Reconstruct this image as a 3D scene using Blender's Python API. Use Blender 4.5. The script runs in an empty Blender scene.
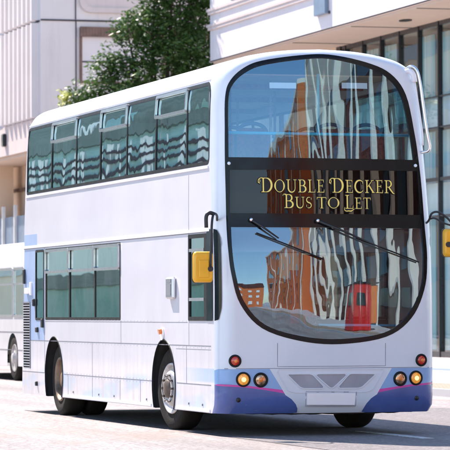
"""White double decker bus in a city street."""
import bpy, math, random
import numpy as np
from mathutils import Vector, Matrix
from mathutils.geometry import delaunay_2d_cdt
random.seed(7)
sc = bpy.context.scene
COL = sc.collection
R = math.radians

# ---------------------------------------------------------------- helpers
def link(o, parent=None):
    COL.objects.link(o)
    if parent: o.parent = parent
    return o
def tag(o, label=None, cat=None, group=None, kind=None):
    if label: o['label'] = label
    if cat: o['category'] = cat
    if group: o['group'] = group
    if kind: o['kind'] = kind
    return o
def empty(name, loc=(0, 0, 0), label=None, cat=None, group=None, rz=0, parent=None):
    o = bpy.data.objects.new(name, None); o.location = loc; o.rotation_euler = (0, 0, rz); o.empty_display_size = .3
    link(o, parent); return tag(o, label, cat, group)

class MB:
    """collects shapes, then links them as ONE mesh object"""
    def __init__(s): s.v = []; s.f = []; s.m = []; s.sm = []
    def add(s, vs, fs, mi=0, smooth=False):
        n = len(s.v); s.v += [tuple(v) for v in vs]
        for f in fs: s.f.append(tuple(i+n for i in f)); s.m.append(mi); s.sm.append(smooth)
        return s
    def box(s, a, b, mi=0, M=None):
        x0, y0, z0 = a; x1, y1, z1 = b
        vs = [(x0, y0, z0), (x1, y0, z0), (x1, y1, z0), (x0, y1, z0), (x0, y0, z1), (x1, y0, z1), (x1, y1, z1), (x0, y1, z1)]
        if M: vs = [M @ Vector(v) for v in vs]
        return s.add(vs, [(0, 3, 2, 1), (4, 5, 6, 7), (0, 1, 5, 4), (1, 2, 6, 5), (2, 3, 7, 6), (3, 0, 4, 7)], mi)
    def bbox(s, a, b, c=.02, mi=0):
        """box with chamfered edges"""
        x0, y0, z0 = a; x1, y1, z1 = b
        pts = []
        for z, k in ((z0, c), (z0+c, 0), (z1-c, 0), (z1, c)):
            pts.append([(x0+k+c*(0 if k else 1), y0+k, z), (x1-k-c*(0 if k else 1), y0+k, z), (x1-k, y0+k+c*(0 if k else 1), z), (x1-k, y1-k-c*(0 if k else 1), z),
                        (x1-k-c*(0 if k else 1), y1-k, z), (x0+k+c*(0 if k else 1), y1-k, z), (x0+k, y1-k-c*(0 if k else 1), z), (x0+k, y0+k+c*(0 if k else 1), z)])
        return s.loft(pts, mi, True, False)
    def loft(s, rings, mi=0, caps=True, smooth=True, closed=True):
        n = len(rings[0]); vs = [p for r in rings for p in r]; fs = []
        for i in range(len(rings)-1):
            for j in range(n if closed else n-1):
                k = (j+1) % n
                fs.append((i*n+j, i*n+k, (i+1)*n+k, (i+1)*n+j))
        s.add(vs, fs, mi, smooth)
        if caps:
            m = len(s.v)-len(vs)
            s.f.append(tuple(m+j for j in reversed(range(n)))); s.m.append(mi); s.sm.append(False)
            s.f.append(tuple(m+(len(rings)-1)*n+j for j in range(n))); s.m.append(mi); s.sm.append(False)
        return s
    def tube(s, pts, r, n=10, mi=0, taper=None):
        pts = [Vector(p) for p in pts]; rings = []; up = Vector((0, 0, 1)); prev = None
        for i, p in enumerate(pts):
            t = (pts[min(i+1, len(pts)-1)]-pts[max(i-1, 0)]).normalized()
            if prev is None:
                a = t.cross(up)
                if a.length < .1: a = t.cross(Vector((1, 0, 0)))
                a.normalize()
            else: a = (prev-t*prev.dot(t)).normalized()
            prev = a; b = t.cross(a)
            rr = r if not isinstance(r, (list, tuple)) else r[i]
            rings.append([p+(a*math.cos(2*math.pi*k/n)+b*math.sin(2*math.pi*k/n))*rr for k in range(n)])
        return s.loft(rings, mi)
    def lathe(s, prof, M=None, n=32, mi=0, caps=False, smooth=True):
        """profile of (radius, x) revolved about the X axis"""
        rings = []
        for r, x in prof:
            ring = [Vector((x, r*math.cos(2*math.pi*k/n), r*math.sin(2*math.pi*k/n))) for k in range(n)]
            rings.append([M @ v for v in ring] if M else ring)
        return s.loft(rings, mi, caps, smooth)
    def prism(s, poly, M, d, mi=0):
        """2-D polygon in the local XY plane, pushed along local Z"""
        n = len(poly)
        vs = [M @ Vector((x, y, 0)) for x, y in poly]+[M @ Vector((x, y, d)) for x, y in poly]
        return s.add(vs, [tuple(reversed(range(n))), tuple(range(n, 2*n))]+[(i, (i+1) % n, (i+1) % n+n, i+n) for i in range(n)], mi)
    def build(s, name, mats, parent=None, bevel=0, off=None):
        me = bpy.data.meshes.new(name)
        vs = s.v
        if off: vs = [(a-off[0], b-off[1], c-off[2]) for a, b, c in vs]
        me.from_pydata(vs, [], s.f)
        for m in (mats if isinstance(mats, (list, tuple)) else [mats]): me.materials.append(m)
        me.polygons.foreach_set('material_index', s.m); me.polygons.foreach_set('use_smooth', s.sm)
        me.validate(); me.update()
        o = link(bpy.data.objects.new(name, me), parent)
        if bevel:
            b = o.modifiers.new('bevel', 'BEVEL'); b.width = bevel; b.segments = 2; b.limit_method = 'ANGLE'
        return o

def group_copy(o, parent=None):
    c = o.copy(); COL.objects.link(c); c.parent = parent
    for ch in [x for x in list(bpy.data.objects) if x.parent == o]: group_copy(ch, c)
    return c

# ---------------------------------------------------------------- materials
class NT:
    def __init__(s, name):
        s.m = bpy.data.materials.new(name); s.m.use_nodes = True; s.t = s.m.node_tree; s.t.nodes.clear()
        s.out = s.n('ShaderNodeOutputMaterial')
    def n(s, kind, **kw):
        x = s.t.nodes.new(kind)
        for k, v in kw.items(): setattr(x, k, v)
        return x
    def l(s, a, b): s.t.links.new(a, b)
    def coord(s, scale=(1, 1, 1), which='Object'):
        tc = s.n('ShaderNodeTexCoord'); mp = s.n('ShaderNodeMapping'); mp.inputs['Scale'].default_value = scale
        s.l(tc.outputs[which], mp.inputs[0]); return mp.outputs[0]
    def noise(s, vec, scale, detail=4, rough=.55, dist=0):
        x = s.n('ShaderNodeTexNoise'); x.inputs['Scale'].default_value = scale; x.inputs['Detail'].default_value = detail
        x.inputs['Roughness'].default_value = rough; x.inputs['Distortion'].default_value = dist
        s.l(vec, x.inputs['Vector']); return x.outputs['Fac']
    def ramp(s, fac, stops):
        x = s.n('ShaderNodeValToRGB'); e = x.color_ramp.elements
        while len(e) < len(stops): e.new(.5)
        for i, (p, c) in enumerate(stops):
            e[i].position = p; e[i].color = (*c, 1) if isinstance(c, tuple) else (c, c, c, 1)
        s.l(fac, x.inputs[0]); return x.outputs[0]
    def mix(s, fac, a, b, mode='MIX'):
        x = s.n('ShaderNodeMix', data_type='RGBA', blend_type=mode)
        for inp, v in ((x.inputs[0], fac), (x.inputs[6], a), (x.inputs[7], b)):
            if hasattr(v, 'links'): s.l(v, inp)
            elif isinstance(v, tuple): inp.default_value = (*v, 1)
            else: inp.default_value = v
        return x.outputs[2]
    def math(s, op, a, b=0.0, c=None):
        x = s.n('ShaderNodeMath', operation=op)
        for i, v in enumerate((a, b) if c is None else (a, b, c)):
            if hasattr(v, 'links'): s.l(v, x.inputs[i])
            else: x.inputs[i].default_value = v
        return x.outputs[0]
    def bump(s, h, strength=.3, dist=.01):
        x = s.n('ShaderNodeBump'); x.inputs['Strength'].default_value = strength; x.inputs['Distance'].default_value = dist
        s.l(h, x.inputs['Height']); return x.outputs[0]
    def pbr(s, col, rough=.5, metal=0, spec=.5, normal=None, emit=None, es=0, coat=0):
        b = s.n('ShaderNodeBsdfPrincipled')
        for inp, v in (('Base Color', col), ('Roughness', rough), ('Metallic', metal)):
            if hasattr(v, 'links'): s.l(v, b.inputs[inp])
            elif isinstance(v, tuple): b.inputs[inp].default_value = (*v, 1)
            else: b.inputs[inp].default_value = v
        b.inputs['Specular IOR Level'].default_value = spec
        b.inputs['Coat Weight'].default_value = coat
        if coat: b.inputs['Coat Roughness'].default_value = .08
        if normal: s.l(normal, b.inputs['Normal'])
        if emit: b.inputs['Emission Color'].default_value = (*emit, 1); b.inputs['Emission Strength'].default_value = es
        s.l(b.outputs[0], s.out.inputs[0]); return s.m

def simple(name, col, rough=.5, metal=0, var=.08, scale=3, spec=.5, coat=0, bump=0, emit=None, es=0, stretch=(1, 1, 1)):
    t = NT(name); v = t.coord(stretch)
    n = t.noise(v, scale, 5)
    c2 = tuple(max(0, x*(1-var*2.2)) for x in col)
    c = t.ramp(n, [(.3, c2), (.62, col)])
    nb = t.bump(t.noise(v, scale*12, 4), bump, .01) if bump else None
    r = t.ramp(t.noise(v, scale*2.3, 3), [(.3, max(0, rough-.05)), (.7, min(1, rough+.07))])
    return t.pbr(c, r, metal, spec, nb, emit, es, coat)

def glass(name, tint, k=.10, wave=None, amp=0.0, rough=.0, dark=0, gain=1.0, stretch2=None, amp2=0.0, tintg=None):
    """clear pane: mostly lets light through, reflects more at a grazing angle; wave = stretch of its ripples"""
    t = NT(name)
    tr = t.n('ShaderNodeBsdfTransparent'); tr.inputs[0].default_value = (*tint, 1)
    gl = t.n('ShaderNodeBsdfGlossy'); gl.inputs['Roughness'].default_value = rough; gl.inputs[0].default_value = (*(tintg or (gain,)*3), 1)
    if wave:
        h = t.noise(t.coord(wave), 1, 1.5, .45, .25)
        b = t.bump(h, 1, amp)
        if stretch2:
            b2 = t.n('ShaderNodeBump'); b2.inputs['Strength'].default_value = 1; b2.inputs['Distance'].default_value = amp2
            t.l(t.noise(t.coord(stretch2), 1, 1, .4, .4), b2.inputs['Height']); t.l(b, b2.inputs['Normal']); b = b2.outputs[0]
        t.l(b, gl.inputs['Normal'])
    ge = t.n('ShaderNodeNewGeometry'); dt = t.n('ShaderNodeVectorMath', operation='DOT_PRODUCT')
    t.l(ge.outputs['Incoming'], dt.inputs[0]); t.l(ge.outputs['Normal'], dt.inputs[1])
    c1 = t.math('SUBTRACT', 1.0, t.math('ABSOLUTE', dt.outputs['Value']))
    f = t.math('MINIMUM', t.math('MULTIPLY_ADD', t.math('POWER', c1, 5.0), .9, .04+k), .95)
    mx = t.n('ShaderNodeMixShader'); t.l(f, mx.inputs[0]); t.l(tr.outputs[0], mx.inputs[1]); t.l(gl.outputs[0], mx.inputs[2])
    t.l(mx.outputs[0], t.out.inputs[0]); return t.m

def paint_front():
    t = NT('white_paint'); v = t.coord()
    n = t.noise(v, 1.3, 6); c = t.ramp(n, [(.3, (.62, .655, .71)), (.65, (.68, .715, .77))])
    dirt = t.noise(t.coord((6, 6, 1.2)), 2.5, 8, .7)
    c = t.mix(t.ramp(dirt, [(.62, 0.0), (.8, .35)]), c, (.45, .44, .44))
    dent = t.bump(t.noise(v, 1.6, 2), .5, .02)
    return t.pbr(c, .28, 0, .5, dent, coat=.35)
def paint_side():
    """faded lilac white side panels, grimy below, with the ghost of a blue swoosh low down"""
    t = NT('side_paint'); v = t.coord()
    sep = t.n('ShaderNodeSeparateXYZ'); tc = t.n('ShaderNodeTexCoord'); t.l(tc.outputs['Object'], sep.inputs[0])
    n = t.noise(v, .8, 5)
    c = t.ramp(n, [(.3, (.64, .605, .65)), (.65, (.70, .66, .70))])
    # pale blue swooshes, low on the body
    s1 = t.math('ADD', sep.outputs[2], t.math('MULTIPLY', t.math('SINE', t.math('MULTIPLY', sep.outputs[1], 1.35)), .10))
    m = t.ramp(s1, [(.30, 0.0), (.36, .9), (.50, .75), (.56, 0.0)])
    blotch = t.ramp(t.noise(t.coord((1, .9, 3)), 1.2, 2), [(.42, 0.0), (.55, .9)])
    c = t.mix(t.math('MULTIPLY', m, blotch), c, (.42, .56, .78))
    fr = t.n('ShaderNodeMapRange'); t.l(sep.outputs[1], fr.inputs[0]); fr.inputs[1].default_value = 1.7; fr.inputs[2].default_value = .3
    m2 = t.ramp(sep.outputs[2], [(.575, 0.0), (.60, 1.0), (.73, 1.0), (.745, 0.0)])
    c = t.mix(t.math('MULTIPLY', m2, fr.outputs[0]), c, (.30, .47, .78))
    # road dirt thickest at the skirt, streaks down from the window sills
    d = t.noise(t.coord((1, 1.4, .25)), 5, 8, .72)
    low = t.n('ShaderNodeMapRange'); t.l(sep.outputs[2], low.inputs[0]); low.inputs[1].default_value = 1.5; low.inputs[2].default_value = .2; low.inputs[3].default_value = .06; low.inputs[4].default_value = .95
    c = t.mix(t.math('MULTIPLY', t.ramp(d, [(.42, 0.0), (.72, 1.0)]), low.outputs[0]), c, (.52, .45, .42))
    b = t.bump(t.noise(t.coord((1, .7, 1)), 1.1, 2), .6, .03)
    return t.pbr(c, .3, 0, .5, b, coat=.3)
def paint_blue(name, a, b_, rough=.3):
    t = NT(name); v = t.coord()
    c = t.ramp(t.noise(v, 3, 6), [(.3, a), (.65, b_)])
    sc_ = t.ramp(t.noise(t.coord((2, 2, 9)), 3, 8, .7), [(.66, 0.0), (.72, .6)])
    return t.pbr(t.mix(sc_, c, (.5, .52, .6)), rough, 0, .5, coat=.4)

M = {}
M['front'] = paint_front(); M['side'] = paint_side()
M['roof'] = simple('roof_white', (.80, .79, .82), .4, var=.04, scale=2)
M['royal'] = paint_blue('royal_blue_paint', (.05, .085, .27), (.075, .12, .35))
M['sky_blue'] = paint_blue('light_blue_paint', (.19, .34, .60), (.24, .41, .68))
M['pink'] = paint_blue('magenta_paint', (.55, .03, .30), (.62, .05, .36))
M['lilac'] = paint_blue('lilac_blue_paint', (.33, .43, .66), (.39, .49, .72))
M['black'] = simple('gloss_black', (.006, .007, .009), .14, var=.1, spec=.22)
M['rubber'] = simple('black_rubber', (.010, .011, .012), .5, bump=.2, spec=.25)
M['dark'] = simple('underbody_black', (.012, .011, .012), .85)
M['plastic'] = simple('black_plastic', (.02, .02, .022), .45)
M['tyre'] = simple('tyre_rubber', (.020, .017, .015), .85, bump=.4, scale=6, spec=.25)
M['chrome'] = simple('bright_metal', (.75, .75, .76), .16, 1, var=.03)
M['alu'] = simple('aluminium', (.62, .63, .65), .34, 1, var=.05, scale=8)
M['rim'] = simple('rim_silver', (.66, .63, .62), .42, .2, var=.2, scale=6)
M['rimdark'] = simple('rim_brown_reflect', (.30, .21, .15), .5, .3, var=.3, scale=5)  # brown reflection in the rear rim put into its base colour
M['hub'] = simple('hub_dusty', (.14, .10, .08), .6, .2, var=.25, scale=12)
M['rearhub'] = simple('hub_brown_reflect', (.26, .15, .08), .7, var=.3, scale=9)  # rear hub carries the same painted brown reflection
M['yellow'] = simple('mirror_yellow', (.88, .44, .012), .35, var=.05, coat=.3)
M['grille'] = simple('grille_grey', (.38, .37, .41), .55, var=.12)
M['seam'] = simple('seam_grey', (.20, .20, .23), .6)
M['plate'] = simple('plate_white', (.95, .90, .91), .35, var=.01)
M['gold'] = simple('gold_letter', (.92, .72, .16), .4, var=.04)
M['ink'] = simple('letter_black', (.004, .004, .004), .6)
M['seat'] = simple('seat_moquette', (.30, .06, .04), .9, var=.3, scale=25)
M['seatblue'] = simple('seat_plastic_blue', (.02, .06, .16), .5)
M['railblue'] = simple('handrail_blue', (.04, .62, .95), .3, coat=.2)
M['steel'] = simple('pole_steel', (.60, .58, .54), .25, .8, var=.04)
M['innerwall'] = simple('inner_wall_dark', (.035, .035, .04), .7)
M['lining'] = simple('lining_grey', (.20, .21, .22), .7)
M['ceiling'] = simple('ceiling_cream', (.46, .34, .25), .6)
M['red'] = simple('panel_red', (.72, .02, .015), .5)
M['orange'] = simple('panel_orange', (.85, .20, .02), .5)
M['white'] = simple('sticker_white', (.70, .80, .86), .5, var=.02)
M['lamp_amber'] = simple('lamp_amber', (.85, .36, .04), .12, var=.3, scale=45, coat=1, emit=(1, .38, .05), es=.16)
M['lamp_glow'] = simple('lamp_glow', (1, .75, .3), .2, emit=(1, .66, .22), es=.75)
M['lamp_clear'] = simple('lamp_reflector', (.70, .42, .24), .15, .8, var=.35, scale=30, coat=.8)
M['lamp_red'] = simple('lamp_red', (.62, .03, .01), .12, var=.15, scale=40, coat=1)
M['lamp_orange'] = simple('lamp_orange', (.85, .22, .02), .15, coat=1)
M['ws'] = glass('windscreen_glass', (.78, .84, .84), .17, (2.1, 1, .6), .0078, tintg=(.47, .78, 1), stretch2=(4.5, 1, 1.2), amp2=.0006)
M['ws_low'] = glass('lower_windscreen_glass', (.80, .85, .84), .18, (2.1, 1, .8), .0060, tintg=(.60, .82, 1), stretch2=(5, 1, 3), amp2=.0006)
M['dest'] = glass('destination_glass', (.3, .3, .3), .008, (2.5, 1, .4), .003, tintg=(.75, .72, .72))
M['side_glass'] = glass('side_window_glass', (.62, .88, .88), .44, (1, 1.5, 1.2), .0032, tintg=(.74, 1, 1), stretch2=(1, 5, 3), amp2=.00012)
M['side_glass_low'] = glass('lower_window_glass', (.70, .90, .82), .50, (1, .9, 1.3), .0024, tintg=(.85, 1, .93))

# ---------------------------------------------------------------- bus surface: plan and section curves
def interp(x, T):
    if x <= T[0][0]: return T[0][1]
    for (a, va), (b, vb) in zip(T, T[1:]):
        if x <= b:
            t = (x-a)/(b-a); t = t*t*(3-2*t)*.5+t*.5
            return va+(vb-va)*t
    return T[-1][1]
def catmull(pts, n=8, closed=False):
    out = []; N = len(pts)
    for i in range(N if closed else N-1):
        if closed: p0, p1, p2, p3 = (pts[(i+k-1) % N] for k in range(4))
        else:
            p1, p2 = pts[i], pts[i+1]; p0 = pts[i-1] if i else tuple(2*u-v for u, v in zip(p1, p2))
            p3 = pts[i+2] if i+2 < N else tuple(2*u-v for u, v in zip(p2, p1))
        for k in range(n):
            t = k/n
            out.append(tuple(.5*(2*b+(c-a)*t+(2*a-5*b+4*c-d)*t*t+(3*b-a-3*c+d)*t**3) for a, b, c, d in zip(p0, p1, p2, p3)))
    if not closed: out.append(tuple(pts[-1]))
    return out
ZB = .25                                        # skirt height
SEC = [(1.25, .25), (1.25, 1.2), (1.248, 2.2), (1.238, 2.7), (1.224, 3.1), (1.208, 3.5), (1.19, 3.78), (1.15, 3.95), (1.06, 4.07), (.9, 4.15), (.65, 4.205), (.35, 4.24), (0, 4.255)]
HALF = catmull(SEC, 6)
def lean(z): return .035*max(0, min(1, (z-2.2)/1.6))
ARCH = [(-x-lean(z), z) for x, z in HALF]+[(x-lean(z), z) for x, z in reversed(HALF[:-1])]     # left bottom, over the roof, right bottom
def hw(z):
    if z <= HALF[0][1]: return HALF[0][0]
    for (a, za), (b, zb) in zip(HALF, HALF[1:]):
        if z <= zb: return a+(b-a)*(z-za)/max(1e-9, zb-za)
    return 0.0
def hwl(z): return hw(z)+lean(z)                # half widths of the offside and of the nearside
def hwr(z): return hw(z)-lean(z)
RY = [(.25, .2), (1.2, .23), (2.3, .25), (3.1, .32), (3.8, .34), (4.08, .25), (4.24, .14)]
RD = [(.25, .13), (2.3, .14), (3.1, .15), (3.8, .16), (4.08, .13), (4.24, .10)]
RAKE = catmull([(.25, .105), (.285, .055), (.34, .022), (.42, .006), (.5, .004), (.9, -.002), (1.2, -.010), (1.6, -.012), (2.0, .008), (2.35, .042), (2.7, .060), (3.05, .078), (3.5, .108), (3.9, .140), (4.26, .175)], 6)
def rake(z):
    if z <= RAKE[0][0]: return RAKE[0][1]
    for (a, va), (b, vb) in zip(RAKE, RAKE[1:]):
        if z <= b: return va+(vb-va)*(z-a)/(b-a)
    return RAKE[-1][1]
def base(x, z): return -.165+.058*x*x+rake(z)
def F(x, z):
    d, zc = dist_arch(x, z)
    ry, rd = interp(zc, RY), interp(zc, RD)
    y = base(x, z)
    if d < rd: y += ry*(1-math.sqrt(max(0, 1-(1-d/rd)**2)))
    return y
def yjoin(x, z): return base(x, z)+interp(z, RY)
RB = [(.25, 10.16), (.7, 10.14), (1.5, 10.04), (2.3, 10.02), (3.1, 9.95), (4.24, 9.82)]
def B(x, z):
    d, zc = dist_arch(x, z); y = interp(z, RB)-.03*x*x
    if d < .1: y -= .1*(1-math.sqrt(max(0, 1-(1-d/.1)**2)))
    return y
def bjoin(x, z): return interp(z, RB)-.03*x*x-.1

# ---------------------------------------------------------------- the bus body as a surface
_AA = np.array(ARCH); _A0 = _AA[:-1]; _AD = _AA[1:]-_A0; _AL = (_AD**2).sum(1)+1e-12
def dist_arch(x, z):
    rx, rz = x-_A0[:, 0], z-_A0[:, 1]
    t = np.clip((rx*_AD[:, 0]+rz*_AD[:, 1])/_AL, 0, 1)
    px, pz = _A0[:, 0]+_AD[:, 0]*t, _A0[:, 1]+_AD[:, 1]*t
    d = np.hypot(x-px, z-pz); i = int(d.argmin()); dist_arch.i = i; return float(d[i]), float(pz[i])
def front_map(x, z, off=0.0):
    y = F(x, z); e = .004; d = dist_arch(x, z)[0]
    if d < .0055:                                    # on the rim the surface turns into the side
        t = _AD[dist_arch.i]/math.sqrt(_AL[dist_arch.i]); k = .04+min(.3, math.sqrt(max(0, d)/.13))
        n = Vector((-t[1], -k, t[0])).normalized()
        return Vector((x, y, z))+n*off, n
    def g(a, b): return max(-9, min(9, (a-b)/(2*e)))
    n = Vector((g(F(x+e, z), F(x-e, z)), -1, g(F(x, z+e), F(x, z-e)))).normalized()
    return Vector((x, y, z))+n*off, n
def rear_map(x, z, off=0.0):
    return Vector((x, B(x, z)+off, z)), Vector((0, 1, 0))
def side_map(sgn):
    def f(y, z, off=0.0):
        h = hwl if sgn < 0 else hwr
        n = Vector((sgn, 0, -(h(z+.01)-h(z-.01))/.02)).normalized()
        return Vector((sgn*h(z), y, z))+n*off, n
    return f
OFF = side_map(-1); NEAR = side_map(1)

def inpoly(p, poly):
    x, y = p; c = False; j = len(poly)-1
    for i in range(len(poly)):
        xi, yi = poly[i]; xj, yj = poly[j]
        if (yi > y) != (yj > y) and x < (xj-xi)*(y-yi)/(yj-yi)+xi: c = not c
        j = i
    return c
def dens(poly, s, closed=True):
    out = []; n = len(poly)
    for i in range(n if closed else n-1):
        a, b = poly[i], poly[(i+1) % n]; k = max(1, int(math.hypot(b[0]-a[0], b[1]-a[1])/s))
        for j in range(k): out.append((a[0]+(b[0]-a[0])*j/k, a[1]+(b[1]-a[1])*j/k))
    if not closed: out.append(poly[-1])
    return out
def rrect(x0, z0, x1, z1, r=.03, n=4):
    rs = r if isinstance(r, (tuple, list)) else (r,)*4
    out = []
    for (cx, cz, a0, sx, sz), q in zip(((x0, z0, 180, 1, 1), (x1, z0, 270, -1, 1), (x1, z1, 0, -1, -1), (x0, z1, 90, 1, -1)), rs):
        for k in range(n+1):
            a = R(a0+90*k/n); out.append((cx+sx*q+q*math.cos(a), cz+sz*q+q*math.sin(a)))
    return out
def grow(poly, d):
    """push a closed outline outwards by d"""
    n = len(poly); area = sum(poly[i][0]*poly[(i+1) % n][1]-poly[(i+1) % n][0]*poly[i][1] for i in range(n)); s = 1 if area > 0 else -1
    out = []
    for i in range(n):
        a, b, c = poly[i-1], poly[i], poly[(i+1) % n]
        t1 = (b[0]-a[0], b[1]-a[1]); t2 = (c[0]-b[0], c[1]-b[1]); l1 = math.hypot(*t1) or 1; l2 = math.hypot(*t2) or 1
        nx, nz = t1[1]/l1+t2[1]/l2, -t1[0]/l1-t2[0]/l2; l = math.hypot(nx, nz) or 1
        out.append((b[0]+s*nx/l*d, b[1]+s*nz/l*d))
    return out

def patch(name, mp, outer, mats, parent, holes=(), lines=(), step=.08, off=0.0, matfn=None, extra=(), depth=0.0, tilt=None):
    """a piece of the body surface cut to an outline; depth folds its rims inwards so it has thickness"""
    outer = dens(outer, step); holes = [dens(h, step) for h in holes]
    vs = []; es = []
    def loop(l, closed=True):
        n = len(vs); vs.extend(l); k = len(l)
        es.extend((n+i, n+(i+1) % k) for i in range(k if closed else k-1))
    loop(outer)
    for h in holes: loop(h)
    for l in lines: loop(dens(l, step, False), False)
    xs = [p[0] for p in outer]; zs = [p[1] for p in outer]
    gx = int((max(xs)-min(xs))/step); gz = int((max(zs)-min(zs))/step)
    sh_out = outer
    for i in range(1, gx+1):
        for j in range(1, gz+1):
            p = (min(xs)+i*step*.997+.0007, min(zs)+j*step*.993+.0011)
            if inpoly(p, outer) and not any(inpoly(p, h) for h in holes): vs.append(p)
    vs += [p for p in extra if inpoly(p, outer) and not any(inpoly(p, h) for h in holes)]
    r = delaunay_2d_cdt([Vector(p) for p in vs], es, [], 0, 1e-5)
    V = [(p.x, p.y) for p in r[0]]; keep = []; mi = []
    for f in r[2]:
        c = (sum(V[i][0] for i in f)/len(f), sum(V[i][1] for i in f)/len(f))
        if inpoly(c, outer) and not any(inpoly(c, h) for h in holes):
            keep.append(tuple(f)); mi.append(matfn(*c) if matfn else 0)
    used = sorted({i for f in keep for i in f}); idx = {u: k for k, u in enumerate(used)}
    P = []; N = []
    for u in used:
        p, n = mp(V[u][0], V[u][1], off); P.append(p); N.append(n)
    faces = []
    for f in keep:
        f = [idx[i] for i in f]; a, b, c = (P[i] for i in f[:3])
        if (b-a).cross(c-a).dot(N[f[0]]) < 0: f.reverse()
        faces.append(f)
    nf = len(faces)
    if depth:                                        # rims
        cnt = {}
        for f in faces:
            for i in range(len(f)):
                e = (f[i], f[(i+1) % len(f)]); cnt[tuple(sorted(e))] = None if tuple(sorted(e)) in cnt else e
        m = {}
        for e in [x for x in cnt.values() if x]:
            for i in e:
                if i not in m: m[i] = len(P); P.append(P[i]-N[i]*depth); N.append(N[i])
            faces.append([e[1], e[0], m[e[0]], m[e[1]]]); mi.append(mi[0] if mi else 0)
    me = bpy.data.meshes.new(name); me.from_pydata([tuple(p) for p in P], [], faces)
    for q in (mats if isinstance(mats, (list, tuple)) else [mats]): me.materials.append(q)
    if tilt: N = [(n+Vector(tilt)).normalized() for n in N]
    me.polygons.foreach_set('material_index', mi)
    me.polygons.foreach_set('use_smooth', [i < nf for i in range(len(faces))])
    me.update()
    nv = []
    for pi, pl in enumerate(me.polygons):
        for li in pl.loop_indices:
            nv.append(tuple(N[me.loops[li].vertex_index]) if pi < nf else tuple(pl.normal))
    me.normals_split_custom_set(nv)
    return link(bpy.data.objects.new(name, me), parent)

def strip(mb, mp, pts, w, off, mi=0, th=0.0):
    """a thin band w wide along a line on the surface"""
    pts = dens(pts, .12, False); L = []; Rr = []
    for i, p in enumerate(pts):
        a, b = pts[max(0, i-1)], pts[min(len(pts)-1, i+1)]; tx, tz = b[0]-a[0], b[1]-a[1]; l = math.hypot(tx, tz) or 1
        nx, nz = -tz/l*w/2, tx/l*w/2
        L.append((p[0]+nx, p[1]+nz)); Rr.append((p[0]-nx, p[1]-nz))
    rings = [[mp(*l, -.004)[0], mp(*l, off)[0], mp(*r, off)[0], mp(*r, -.004)[0]] for l, r in zip(L, Rr)]
    mb.loft(rings, mi, True, False)

bus = empty('double_decker_bus', (0, 0, 0), 'white double decker bus with large curved windscreens, standing in the foreground road', 'bus')

# ---- front shell
RINGS = []
dn = dens(ARCH, .07, False)
for psi in (81, 72, 62, 50, 38, 24, 10):
    for i in range(1, len(dn)-1):
        a, b, p = dn[i-1], dn[i+1], dn[i]; tx, tz = b[0]-a[0], b[1]-a[1]; l = math.hypot(tx, tz)
        rd = interp(p[1], RD)*(1-math.sin(R(psi)))
        RINGS.append((p[0]+tz/l*rd, p[1]-tx/l*rd))
SUR = [(-1.150, 3.014), (-1.144, 3.342), (-1.130, 3.716), (-1.074, 3.891), (-0.928, 4.024), (-0.726, 4.104), (-0.306, 4.168), (0.039, 4.182), (0.467, 4.105), (0.749, 3.986), (0.925, 3.756), (1.015, 3.333), (1.056, 3.034), (1.088, 2.702), (1.112, 2.303), (1.130, 1.926), (1.085, 1.594), (0.928, 1.286), (0.627, 1.085), (0.100, 1.009), (-0.356, 1.045), (-0.780, 1.183), (-1.020, 1.445), (-1.112, 1.760), (-1.140, 2.032), (-1.149, 2.294), (-1.150, 2.65)]
UGa = [(-1.126, 3.046), (-1.121, 3.341), (-1.107, 3.704), (-1.048, 3.858), (-0.906, 3.981), (-0.715, 4.060), (-0.309, 4.126), (0.035, 4.143), (0.454, 4.062), (0.712, 3.951), (0.875, 3.743), (0.961, 3.332), (1.000, 3.035)]
LGa = [(-1.111, 2.283), (-1.105, 2.032), (-1.073, 1.771), (-0.987, 1.477), (-0.757, 1.221), (-0.356, 1.094), (0.101, 1.059), (0.616, 1.127), (0.892, 1.319), (1.052, 1.606), (1.092, 1.926), (1.076, 2.275)]
SUR = catmull(SUR, 5, True); UG = catmull(UGa, 5); LG = catmull(LGa, 5)
DG = [(-1.121, 2.435), (-1.116, 2.910), (1.043, 2.912), (1.071, 2.424)]
outl = list(ARCH)
# painted corners of the bumper
LPOLY = [(-1.249, .737), (-.705, .737), (-.560, .507), (-.549, .496), (-.526, .452), (-.386, .320), (-.35, .25)]
PT = [(-1.249, .578), (-.970, .566), (-.553, .514)]; PB = [(-1.249, .553), (-.970, .541), (-.750, .512), (-.526, .468)]
def mirror(l): return [(-x, z) for x, z in l]
RD_OUT = [(1.249, .737), (.684, .730), (.529, .500), (.494, .470), (.40, .360), (.345, .25)]
def front_col(x, z):
    if z > .737: return 0
    s = abs(x); 
    if s < interp2(z, [(.25, .371), (.30, .38), (.35, .405), (.405, .455), (.452, .526), (.507, .558), (.737, .700)]): return 0
    t = interp2(s, [(.52, .504), (.97, .560), (1.25, .574)]); b = interp2(s, [(.52, .468), (.75, .508), (.97, .538), (1.25, .553)])
    return 3 if z < b else (2 if z < t else 1)
def interp2(x, T):
    if x <= T[0][0]: return T[0][1]
    for (a, va), (b, vb) in zip(T, T[1:]):
        if x <= b: return va+(vb-va)*(x-a)/(b-a)
    return T[-1][1]
lines = []
for s in (1, -1):
    f = lambda l: [(s*x, z) for x, z in l]
    lines += [f([(1.235, .737), (.700, .737), (.558, .507), (.526, .452), (.455, .405), (.405, .35), (.38, .30), (.372, .256)]),
              f([(1.235, .574), (.97, .560), (.524, .504)]), f([(1.235, .553), (.97, .538), (.75, .508), (.524, .468)])]
patch('front_panel', front_map, outl, [M['front'], M['sky_blue'], M['pink'], M['royal']], bus, holes=[SUR], lines=lines, step=.09, matfn=front_col, extra=RINGS)
patch('windscreen_surround', front_map, grow(SUR, .006), M['black'], bus, holes=[UG, DG, LG], step=.07, off=.003, extra=RINGS, depth=.03)
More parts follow.
